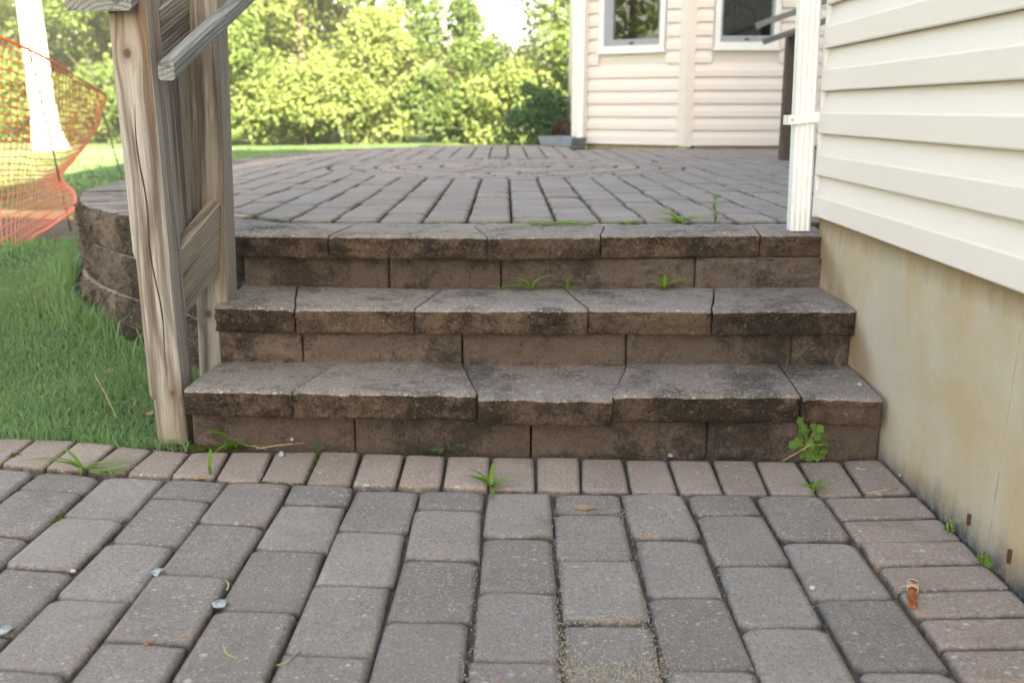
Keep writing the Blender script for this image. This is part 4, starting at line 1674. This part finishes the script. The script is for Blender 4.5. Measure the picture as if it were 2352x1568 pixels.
# tree with the pale sunlit trunk, standing on the lawn
tb0 = at(112, 357, Z=.22)
tx, ty_ = tb0.x, tb0.y
pt_ = thing('deciduous_tree', 'tree with a pale sunlit trunk rising from the lawn behind the orange net', 'tree', (tx, ty_, .2))
mbt = MB()
zt_ = at(65, 0, Y=ty_)
sl_x = (zt_.x - tx) / (zt_.z - .22)
wpx = 52 / 2270 * ty_ / 2
mbt.tube([(tx + .06, ty_, .10), (tx + .03, ty_, .33), (tx + .0, ty_, .55), (tx + sl_x * .75, ty_, 1.0), (tx + sl_x * 1.6, ty_, 1.8), (tx + sl_x * 3, ty_, 3.2), (tx + sl_x * 5, ty_, 5.2), (tx + sl_x * 7, ty_, 7.5)],
         [wpx * 2.2, wpx * 1.55, wpx * 1.2, wpx * 1.05, wpx, wpx * .9, wpx * .7, wpx * .4], 14)
for a_, zz in ((.4, 4.2), (2.2, 4.8), (3.9, 5.3), (5.2, 4.4)):
    b_ = Vector((tx + sl_x * zz, ty_, zz))
    e_ = b_ + Vector((math.cos(a_) * 2, math.sin(a_) * 1.6, 1.1))
    mbt.tube([b_, b_.lerp(e_, .5), e_], [wpx * .35, wpx * .25, wpx * .1], 6)
keep_world(mbt.build('trunk', 'bark_pale', None, True), pt_)
V, T, t_ = leaf_cloud(crown_points((tx + sl_x * 6, ty_, 7.4), (2.6, 2.0, 1.9), 34), rng.uniform(.35, .7, 34), 110, .11)
keep_world(npmesh('crown', V, T, 'leaf_a', t_), pt_)

tree('deciduous_tree', 'broad green tree at the far left behind the pale trunk', 'tree', -9.6, 19.6, 9, (2.6, 2.0), .1, 'leaf_a', 85, 170, .105, .52)
tree('deciduous_tree', 'bright bushy tree seen between the pale trunk and the timber posts', 'tree', -6.6, 18.6, 8.5, (1.9, 1.6), .0, 'leaf_a', 100, 190, .10, .47, trunk_r=.1)
tree('deciduous_tree', 'tall full green tree rising just right of the timber posts', 'tree', -4.2, 19.0, 9.5, (2.1, 1.7), .0, 'leaf_b', 125, 210, .095, .50, trunk_r=.09)
tree('deciduous_tree', 'yellow green tree right of the tallest tree, its crown sloping down to open sky', 'tree', -3.1, 20.5, 5.0, (1.3, 1.5), .0, 'leaf_b', 70, 190, .095, .45, trunk_r=.08)
tree('conifer_tree', 'looser dark tree with visible stem near the left edge of the bay', 'tree', .62, 21.5, 5.6, (.95, 1.1), .2, 'leaf_a', 46, 150, .09, .42)
tree('deciduous_tree', 'bright yellow green tree half hidden behind the corner of the house', 'tree', 1.6, 19.0, 7.2, (1.5, 1.5), .2, 'leaf_b', 70, 160, .10, .45)
tree('young_tree', 'small pale green tree left of the looser dark tree', 'tree', -1.05, 22.5, 2.35, (1.1, 1.1), .0, 'leaf_b', 50, 150, .09, .4, trunk_r=.05)
bush = [(-5.2, 16.7, 2.5, .95, 'leaf_a', 'low round bush just right of the timber posts by the lawn edge'),
        (-3.75, 17.0, 1.5, .9, 'leaf_b', 'yellow green bush second from the posts along the lawn edge'),
        (-2.55, 17.3, 2.1, .9, 'leaf_b', 'bright bush in the middle of the lawn edge beyond the patio'),
        (-1.35, 17.7, 2.7, .85, 'leaf_c', 'darker green bush right of the middle beyond the patio'),
        (-.35, 17.5, 1.5, .8, 'leaf_b', 'bright bush beyond the patio left of the dark shrub'),
        (.75, 17.3, 2.4, .8, 'leaf_a', 'tall bright bush partly behind the dark shrub'),
        (-7.3, 17.4, 1.3, .8, 'leaf_c', 'shaded bush at the right foot of the pale trunk'),
        (-8.9, 17.3, 1.6, .9, 'leaf_a', 'green bush at the left edge behind the orange net')]
for (x, y, h, r_, m, lb) in bush:
    tree('bush', lb, 'bush', x, y, h, (r_, .8), -.1, m, int(18 + 11 * h), 170, .085, .38, 'bushes along the far lawn edge', trunk_r=.03, limbs=3)
tree('shrub', 'rounded green shaded shrub beside the left corner of the bay', 'shrub', .12, 11.3, .98, (.42, .42), -.1, 'leaf_shrub', 60, 130, .045, .17, trunk_r=.02, limbs=3)
tree('shrub', 'small reddish twiggy shrub between the dark shrub and the house corner', 'shrub', .42, 10.85, .62, (.14, .2), -.05, 'leaf_red', 14, 90, .045, .12, trunk_r=.012, limbs=3)
# wooded slope far behind: one mass of crowns
cs, rs = [], []
for i in range(620):
    y = rng.uniform(26, 75)
    x = rng.uniform(-.62, .22) * y
    prof = (.066 if x / y > -.17 else .16) * y + .9
    z = rng.uniform(gz(x, min(y, 75)), prof - .9) if rng.random() < .8 else prof - rng.uniform(.9, 1.5)
    cs.append((x, y, z))
    rs.append(.75 + .012 * y)
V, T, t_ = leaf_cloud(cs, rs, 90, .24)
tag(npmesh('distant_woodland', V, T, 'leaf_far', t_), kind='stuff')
# dark inner wood behind the first trees on the left
cs = [(q * yy, yy, z) for q, yy, z in zip(rng.uniform(-.58, -.19, 330), rng.uniform(20.5, 24, 330), rng.uniform(.2, 6.8, 330))]
V, T, t_ = leaf_cloud(cs, [.75] * len(cs), 90, .17)
tag(npmesh('woodland', V, T, 'leaf_c', t_), kind='stuff')
# trees behind and left of the viewer: only seen mirrored in the panes
for (x, y, h, lb) in ((-8.5, 4.2, 7, 'nearest garden tree left of the walkway, mirrored in the left bay pane'), (-10.5, 1.0, 8, 'farther garden tree left of the walkway, mirrored at the edge of the left bay pane'),
                      (-10.5, 7.4, 7, 'garden tree beside the lawn left of the orange fence, mirrored in the left bay pane')):
    tree('deciduous_tree', lb, 'tree', x, y, h, (1.7, 1.9), .1, 'leaf_a', 80, 80, .16, .6, 'garden trees mirrored in the bay windows')


# ------------------------------------------------------------------ weeds
def weed(name, label, cat_, px_, py_, Z, blades_, L, w, mat='weed', spread=1.0, up=.8, seed=1, group=None):
    r = random.Random(seed)
    p = at(px_, py_, Z=Z)
    t = thing(name, label, cat_, p, group)
    for i in range(blades_):
        a = i * 2.4 + r.uniform(-1.1, 1.1)
        l = L * 1.3 * r.uniform(.35, 1.2)
        e = up * r.uniform(.2, 1.5)
        bend = r.uniform(-.45, .45)
        ww = w * 1.6 * r.uniform(.7, 1.15)
        d = Vector((math.cos(a), math.sin(a) * .8, 0)) * spread
        V, F = [], []
        s = Vector((-d.y, d.x, 0)).normalized()
        for k in range(6):
            u = k / 5
            c = d * (l * u * (.35 + .65 * u)) + s * (l * bend * u * u) + Vector((0, 0, l * e * (u * 1.25 - .75 * u * u)))
            hw = ww / 2 * (.55 + 1.2 * u - 1.75 * u * u) if u < 1 else 0
            hw = max(hw, .0002)
            V += [c - s * hw + Vector((0, 0, hw * .4)), c, c + s * hw + Vector((0, 0, hw * .4))]
            if k:
                b = k * 3
                F += [(b - 3, b - 2, b + 1, b), (b - 2, b - 1, b + 2, b + 1)]
        o = put('blade', V, F, mat, t, True, None, r.random())
    return t


G_ = None
weed('grass_weed', 'flat spread of bright crabgrass on the border pavers left of the post', 'weed', 190, 1080, .0, 11, .085, .008, spread=1.1, up=.42, seed=2)
weed('grass_weed', 'smaller crabgrass tuft right beside the flat spread on the border pavers', 'weed', 245, 1086, .0, 8, .055, .007, spread=1.1, up=.4, seed=3)
weed('grass_weed', 'broad bladed weed growing at the foot of the lowest step near the post', 'weed', 532, 1030, .0, 9, .075, .013, spread=.8, up=.75, seed=4)
weed('grass_weed', 'thin two bladed sprout between the border pavers below the post', 'weed', 482, 1090, .0, 3, .075, .007, spread=.5, up=1.0, seed=5)
weed('grass_weed', 'spiky green weed in the joint below the middle of the steps', 'weed', 1128, 1118, .0, 13, .07, .009, spread=1.0, up=.45, seed=6)
weed('grass_weed', 'wilted weed flat on the pavers below the leafy plant', 'weed', 1868, 1120, .0, 9, .06, .006, spread=1.1, up=.3, seed=7)
weed('grass_weed', 'tall forked weed left of the middle on the second tread', 'weed', 1218, 668, Z2, 7, .088, .012, spread=.75, up=.95, seed=8)
weed('grass_weed', 'single slender weed on the second tread between two larger weeds', 'weed', 1302, 671, Z2, 3, .08, .011, spread=.6, up=1.0, seed=9)
weed('grass_weed', 'wide bladed weed rightmost on the second tread', 'weed', 1525, 666, Z2, 8, .095, .012, spread=1.0, up=.7, seed=10)
weed('grass_weed', 'tiny low sprout leftmost on the second tread', 'weed', 1147, 667, Z2, 4, .035, .008, spread=.9, up=.5, seed=11)
weed('grass_weed', 'spreading bright grass tuft behind the top step cap', 'weed', 1560, 512, Z3, 13, .10, .011, spread=1.15, up=.42, seed=12)
weed('grass_weed', 'low flat grass along the back of the top step cap near its middle', 'weed', 1255, 518, Z3, 9, .09, .009, spread=1.3, up=.14, seed=13)
weed('grass_weed', 'second low flat grass strip right of the first behind the top cap', 'weed', 1325, 516, Z3, 7, .08, .009, spread=1.3, up=.16, seed=31)
weed('grass_weed', 'short grass sprig behind the top step cap left of the spreading tuft', 'weed', 1438, 515, Z3, 7, .055, .009, spread=1.2, up=.35, seed=14)


def feathery(px_, py_, Z, label):
    p = at(px_, py_, Z=Z)
    t = thing('feathery_weed', label, 'weed', p)
    r = random.Random(3)
    sm = MB()
    for s in range(3):
        tip = Vector((r.uniform(-.02, .02), r.uniform(-.01, .01), .085 - .015 * s))
        sm.tube([(0, 0, 0), tip * .5 + Vector((.003, 0, 0)), tip], [.0016, .0012, .0006], 5)
    sm.build('stem', 'weed', t, True, .5)
    V, F = [], []
    for k in range(60):
        z = r.uniform(.015, .09)
        a = r.uniform(0, 6.28)
        c = Vector((r.uniform(-.008, .008), 0, z))
        d = Vector((math.cos(a), math.sin(a), r.uniform(.2, .9))).normalized() * r.uniform(.012, .026)
        s = Vector((-d.y, d.x, 0)).normalized() * .0024
        b = len(V)
        V += [c, c + d * .5 + s, c + d, c + d * .5 - s]
        F.append((b, b + 1, b + 2, b + 3))
    put('leaflet', V, F, 'weed', t, True, None, .3)['kind'] = 'stuff'


feathery(1642, 512, Z3, 'upright feathery weed behind the top step cap near the downspout')


# leafy plant with rounded lobes at the foot of the steps
def lobed_leaf():
    V = [(0, 0, 0)]
    N = 36
    for i in range(N):
        a = -math.pi * .86 + 2 * math.pi * .86 * i / (N - 1)
        rr = .5 + .13 * abs(math.cos(a * 2.5)) + .035 * math.cos(a * 13)
        V.append((rr * math.cos(a) + .28, rr * math.sin(a), .10 * math.sin(a) ** 2 + .05 * math.cos(a * 5) - .06 * rr))
    F = [(0, i, i + 1) for i in range(1, N)]
    me = bpy.data.meshes.new('lobed_leaf')
    me.from_pydata(V, [], F)
    me.materials.append(M['plant'])
    at_ = me.attributes.new('tint', 'FLOAT', 'POINT')
    at_.data.foreach_set('value', [.75] + [.35] * N)
    me.polygons.foreach_set('use_smooth', [True] * len(F))
    return me


LEAF = lobed_leaf()


def leafy(px_, py_, Z, leaves, label, cat_='plant', Yp=None, name='leafy_plant'):
    p = at(px_, py_, Z=Z)
    t = thing(name, label, cat_, p)
    r = random.Random(12)
    sm = MB()
    for (lx, ly_, s) in leaves:
        q = at(lx, ly_, Y=p.y - .012 + r.uniform(-.03, .012)) - p
        o = link('leaf', LEAF, t)
        up = Vector((r.uniform(-.9, .9), -.75 + r.uniform(-.4, .4), .65 + r.uniform(-.5, .4))).normalized()
        dx = Vector((q.x + r.uniform(-.03, .03), r.uniform(-.02, .02), r.uniform(-.03, .05))).normalized()
        dx = (dx - up * dx.dot(up)).normalized()
        dy = up.cross(dx)
        s *= .66
        o.matrix_local = Matrix.Translation(q - dx * s * .3) @ Matrix((dx, dy, up)).transposed().to_4x4() @ Matrix.Scale(s, 4)
        e = q - dx * s * .3
        sm.tube([(r.uniform(-.008, .008), 0, 0), e * .5 + Vector((0, .006, .012)), e], [.0014, .0011, .0008], 5)
    sm.build('stem', 'straw', t, True)
    return t


leafy(1852, 1052, 0, [(1838, 968, .030), (1847, 985, .036), (1868, 980, .026), (1852, 1003, .030), (1883, 985, .028), (1878, 1003, .026), (1893, 1000, .022),
                      (1833, 1015, .034), (1822, 1022, .028), (1860, 1018, .030), (1896, 1018, .026), (1880, 1022, .030), (1846, 1034, .026), (1870, 1036, .030),
                      (1893, 1036, .024), (1858, 1050, .028), (1876, 1052, .026), (1842, 1048, .02), (1888, 1048, .022), (1838, 998, .022), (1820, 1028, .018)],
      'leafy green plant with scalloped leaves at the right foot of the lowest step')
leafy(2262, 1290, 0, [(2250, 1278, .018), (2264, 1274, .018), (2272, 1282, .016), (2256, 1290, .020), (2270, 1294, .018), (2262, 1284, .014)],
      'small bright seedling by the tarred foot of the house wall, nearer to the camera', 'seedling', name='seedling')
leafy(2180, 1215, 0, [(2172, 1212, .015), (2184, 1206, .018), (2188, 1216, .014), (2178, 1219, .013), (2186, 1200, .012)],
      'small dull seedling by the foot of the house wall, farther from the camera', 'seedling', name='seedling')


def clover(px_, py_, n, s, label):
    p = at(px_, py_, Z=0)
    t = thing('clover_weed', label, 'weed', p)
    r = random.Random(int(px_))
    for i in range(n):
        V, F = [], []
        a0 = r.uniform(0, 6.28)
        c = Vector((r.uniform(-s, s), r.uniform(-.012, .008), r.uniform(.006, s * .9)))
        for l in range(3):
            a = a0 + l * 2.09
            d = Vector((math.cos(a), -.5 + .4 * math.sin(a), .7 * math.sin(a))).normalized() * .008
            sd = d.cross(Vector((0, -.8, .6))).normalized() * .0035
            b = len(V)
            V += [c, c + d * .6 + sd, c + d, c + d * .6 - sd]
            F.append((b, b + 1, b + 2, b + 3))
        put('leaf', V, F, 'weed_blue', t, True, None, r.random())
    return t


clover(1045, 1030, 12, .022, 'largest blue green clover at the foot of the lowest step near the middle')
clover(1005, 1040, 6, .013, 'small clover just left of the largest clover at the step foot')
clover(850, 1024, 3, .008, 'tiny clover sprout at the step foot in line with the pebble on the border')
clover(1345, 1032, 5, .018, 'sparse clover at the step foot right of the middle')
clover(735, 1030, 4, .010, 'little clover in the mossy joint of the border pavers')

# ------------------------------------------------------------------ litter: stones, chip, straw, sand, moss
def pebble(px_, py_, sx, sy, sz, mat, label, Z=0.0, seed=0, cat_='pebble', group=None):
    p = at(px_, py_, Z=Z)
    bm = bmesh.new()
    bmesh.ops.create_icosphere(bm, subdivisions=2, radius=.5)
    cuts = [Vector((math.cos(c * 1.9 + seed), math.sin(c * 1.9 + seed), .5 * math.sin(c * 2.3 + seed))).normalized() for c in range(6)]
    for v in bm.verts:
        k = 1 + .30 * noise.noise(v.co * 2.2 + Vector((seed * 3.1, 0, 0)))
        for c in cuts:
            lim = .36 * k
            e_ = v.co.dot(c) - lim
            if e_ > 0:
                v.co -= c * e_
        v.co = Vector((v.co.x * sx * k, v.co.y * sy * k, v.co.z * sz * (1 + .5 * noise.noise(v.co * 3 + Vector((0, seed, 0))))))
    me = bpy.data.meshes.new('pebble')
    bm.to_mesh(me)
    bm.free()
    me.materials.append(M[mat])
    o = link('pebble', me)
    o.location = (p.x, p.y, Z + sz * .42)
    o.rotation_euler = (0, 0, seed * 1.3)
    tag(o, label, cat_, group)


GP = 'loose stones on the walkway'
pebble(363, 1318, .030, .022, .012, 'pebble', 'pale blue grey stone chip lying left of centre on the near pavers', 0, 1, group=GP)
pebble(507, 1391, .028, .026, .012, 'pebble', 'angular blue grey stone chip beside a dark joint, nearest the big gap', 0, 2, group=GP)
pebble(14, 1451, .030, .02, .010, 'pebble', 'grey stone chip at the left edge of the near pavers', 0, 3, group=GP)
pebble(648, 1047, .019, .017, .013, 'pebble', 'small grey stone on the border pavers below the left end of the steps', 0, 4, group=GP)
pebble(842, 1117, .018, .010, .007, 'pebble_white', 'thin whitish stone on the joint below the border pavers', 0, 5, group=GP)
pebble(1540, 1049, .014, .012, .010, 'pebble', 'little rounded grey stone at the foot of the lowest riser', 0, 6, group=GP)
pebble(168, 1314, .013, .009, .007, 'pebble_white', 'tiny white stone in a joint left of the pale blue chip', 0, 7, group=GP)
pebble(1974, 884, .022, .012, .006, 'pebble_white', 'flat white chip on the lowest tread near the house wall', Z1, 8)
pebble(338, 1482, .012, .010, .008, 'pebble_red', 'small reddish stone on the near left pavers', 0, 9, group=GP)
pebble(463, 912 + 100, .006, .006, .005, 'pebble', 'tiny blue grey pebble at the foot of the front post', 0, 10)
pebble(1664, 537, .008, .006, .005, 'pebble_white', 'tiny white pebble on the top step edge', Z3, 11)
pebble(1866, 1352, .011, .010, .008, 'pebble_white', 'small white stone in the joint on the right side pavers', 0, 12, group=GP)
pebble(2066, 1093, .008, .006, .005, 'pebble_white', 'tiny pale stone on the border paver next to the house wall', 0, 13, group=GP)
pebble(672, 972 + 40, .012, .009, .009, 'pebble', 'grey pebble tucked under the lowest step overhang', .02, 14)
for i, (x, y) in enumerate([(1400, 1230), (1215, 1370)]):
    pass

# red-brown splinter bound with pale thread
cp0, cp1 = at(2094, 1398, Z=.0), at(2096, 1338, Z=.0)
chip = thing('wood_chip', 'short red brown wood splinter wrapped with pale thread on the right border pavers', 'wood chip', ((cp0.x + cp1.x) / 2, (cp0.y + cp1.y) / 2, .0))
d_ = (cp1 - cp0)
n_ = Vector((d_.y, -d_.x, 0)).normalized()
V, F = [], []
for k in range(9):
    u = k / 8
    c = cp0 + d_ * u + n_ * .0012 * math.sin(u * 9)
    w = .0085 * (1 + .18 * math.sin(u * 17 + 1) - .25 * (k == 8)) * (.8 + .2 * u)
    h = .010 + .003 * math.sin(u * 11)
    V += [c - n_ * w + Vector((0, 0, .001)), c - n_ * w * .8 + Vector((0, 0, h * .8)), c + n_ * .001 + Vector((0, 0, h * (1.1 - .5 * (k % 2)))), c + n_ * w * .85 + Vector((0, 0, h * .7)), c + n_ * w + Vector((0, 0, .001))]
for k in range(8):
    for j in range(5):
        F.append((k * 5 + j, k * 5 + (j + 1) % 5, k * 5 + 5 + (j + 1) % 5, k * 5 + 5 + j))
F += [(4, 3, 2, 1, 0), (40, 41, 42, 43, 44)]
keep_world(put('splinter', V, F, 'chip_wood', None, False), chip)
tm = MB()
for u in (.60, .64, .69, .75, .88):
    c = cp0 + d_ * u + Vector((0, 0, .006))
    tm.tube([c + n_ * .0095 * math.cos(a) + Vector((0, 0, .0070 * math.sin(a))) + d_ * .012 * math.sin(a * 1.5 + u * 40) * .5 for a in [2 * math.pi * k / 10 for k in range(11)]], .0008, 4)
tm.tube([cp0 + d_ * .72 + Vector((-.008, 0, .010)), cp0 + d_ * .74 + Vector((-.018, 0, .006)), cp0 + d_ * .76 + Vector((-.022, 0, .002))], .0006, 4)
keep_world(tm.build('thread', 'string', None, True), chip)


def straw(pts, r, label, name='dry_stalk', mat='straw', cat_='dry stalk', group='dry stalks on the ground'):
    P = [at(a, b, Z=z) for a, b, z in pts]
    m_ = MB()
    m_.tube(P, [r * (1 - .5 * i / len(P)) for i in range(len(P))], 5)
    o = m_.build(name, mat, None, True)
    tag(o, label, cat_, group)


straw([(590, 1030, .004), (640, 1022, .018), (698, 1017, .020)], .0016, 'long curved dry straw at the foot of the lowest step left side')
straw([(612, 1032, .003), (585, 1024, .012), (560, 1023, .008)], .0012, 'short bent straw beside the longer one at the step foot')
straw([(545, 1512, .003), (520, 1500, .006), (512, 1480, .01)], .0015, 'dry grass scrap in the joint at the bottom left of centre')
straw([(690, 1494, .002), (660, 1520, .008), (635, 1527, .004)], .0014, 'forked dry straw in the joint near the bottom edge')
straw([(1797, 1058, .006), (1830, 1040, .03), (1862, 1020, .06)], .0016, 'pale dry stem leaning under the leafy plant')
straw([(1990, 1132, .003), (2030, 1126, .006), (2062, 1120, .003)], .0014, 'thin tan straw on the right end of the border pavers')
straw([(522, 1355, .003), (526, 1340, .012), (518, 1330, .008)], .002, 'curled dry leaf scrap in the joint above the angular stone')
straw([(268, 958, .01), (240, 900, .06), (215, 855, .12)], .0016, 'tall dry stalk leaning in the grass left of the post')
# dry leaf by the post and one on the pavers


def dry_leaf(px_, py_, Z, s, label, rot):
    p = at(px_, py_, Z=Z)
    V = [(0, 0, 0), (.35 * s, .22 * s, .08 * s), (.7 * s, .24 * s, .02 * s), (s, 0, .1 * s), (.7 * s, -.22 * s, .12 * s), (.35 * s, -.24 * s, .03 * s)]
    o = put('dry_leaf', V, [(0, 1, 2, 3), (0, 3, 4, 5)], 'dry_leaf', None, True)
    o.location = p + Vector((0, 0, .003))
    o.rotation_euler = (.2, .1, rot)
    tag(o, label, 'leaf')


dry_leaf(440, 1098, 0, .035, 'pale curled dry leaf on the joint below the border pavers', -.1)
dry_leaf(1322, 1168, 0, .045, 'tan flat dry leaf on the small paver right of the middle', .1)
dry_leaf(336, 955, .03, .035, 'pinkish grey scrap at the left side of the front post foot', 1.4)


# spilled sand: thousands of grains, denser where the photo shows the patch
def grains():
    P = []
    SQ = .28
    spots = [(1400, 1555, 60, 18, 2600), (1300, 1530, 22, 26, 1100), (1292, 1475, 6, 34, 500), (1285, 1400, 5, 60, 260), (1500, 1520, 14, 24, 900), (1485, 1440, 6, 26, 420),
             (1460, 1330, 6, 50, 320), (1440, 1180, 9, 8, 320), (1330, 1166, 24, 4, 320), (1420, 1548, 70, 8, 900), (1380, 1432, 70, 3, 160), (1660, 1320, 6, 40, 160), (1870, 1345, 6, 26, 160), (1090, 1420, 5, 60, 240), (1070, 1540, 6, 20, 180), (1270, 1240, 4, 50, 160)]
    V, T = [], []
    i = 0
    for cx_, cy_, sx_, sy_, n in spots:
        for k in range(int(n * SQ)):
            p = at(cx_  + rng.normal(0, sx_ * 1.5), cy_ + rng.normal(0, sy_ * 1.3), Z=0)
            if p.y < .9:
                continue
            r_ = rng.uniform(.0006, .0015)
            q = np.array([p.x, p.y, .0012])
            o = rng.normal(size=3)
            V += [q + [r_, r_ * .3, -.0008], q + [-r_ * .6, r_, -.0006], q + [-r_ * .5, -r_, -.0008], q + [0, 0, r_ * 1.1]]
            T += [(i, i + 1, i + 3), (i + 1, i + 2, i + 3), (i + 2, i, i + 3)]
            i += 4
    tag(npmesh('sand', V, T, 'sand'), kind='stuff')


grains()


def moss():
    V, T = [], []
    i = 0
    runs = [((735, 1030), (700, 1108), 90, 2.5), ((600, 1106), (700, 1112), 50, 2), ((430, 1025), (560, 1030), 420, 7), ((25, 1045), (45, 1040), 60, 4), ((830, 1022), (1100, 1046), 160, 3),
            ((1240, 1046), (1500, 1048), 120, 2.5), ((150, 1180), (120, 1200), 60, 3)]
    for a, b, n, s in runs:
        for k in range(n):
            u = rng.random()
            p = at(a[0] + (b[0] - a[0]) * u + rng.normal(0, s), a[1] + (b[1] - a[1]) * u + rng.normal(0, s * .6), Z=0)
            r_ = rng.uniform(.0015, .004)
            q = np.array([p.x, p.y, -.003 + rng.uniform(0, .003)])
            V += [q + [r_, 0, 0], q + [-r_ * .6, r_ * .8, 0], q + [-r_ * .6, -r_ * .8, 0], q + [0, 0, r_ * .9]]
            T += [(i, i + 1, i + 3), (i + 1, i + 2, i + 3), (i + 2, i, i + 3)]
            i += 4
    # green growth in the joints of the medallion and the far patio
    for k in range(1500):
        if rng.random() < .7:
            r0 = CR - .139 * rng.integers(0, 7)
            a = rng.uniform(0, 2 * np.pi)
            c = CC + Vector((math.cos(a), math.sin(a))) * r0
            if nz((c.x, c.y, 0), 2.4) < .05:
                continue
        else:
            c = Vector((rng.uniform(-1, 1.6), rng.uniform(3.2, 9)))
            c.x = -.048 + .1455 * round((c.x + .048) / .1455) - .021 * (c.y - 3.2)
            if nz((c.x, c.y, 0), 2.0) < .15:
                continue
        for j in range(3):
            r_ = rng.uniform(.004, .009)
            q = np.array([c.x + rng.normal(0, .006), c.y + rng.normal(0, .012), Z3 - .002])
            V += [q + [r_, 0, 0], q + [-r_ * .6, r_ * .8, 0], q + [-r_ * .6, -r_ * .8, 0], q + [0, 0, r_ * 1.3]]
            T += [(i, i + 1, i + 3), (i + 1, i + 2, i + 3), (i + 2, i, i + 3)]
            i += 4
    tag(npmesh('moss', V, T, 'moss'), kind='stuff')


moss()
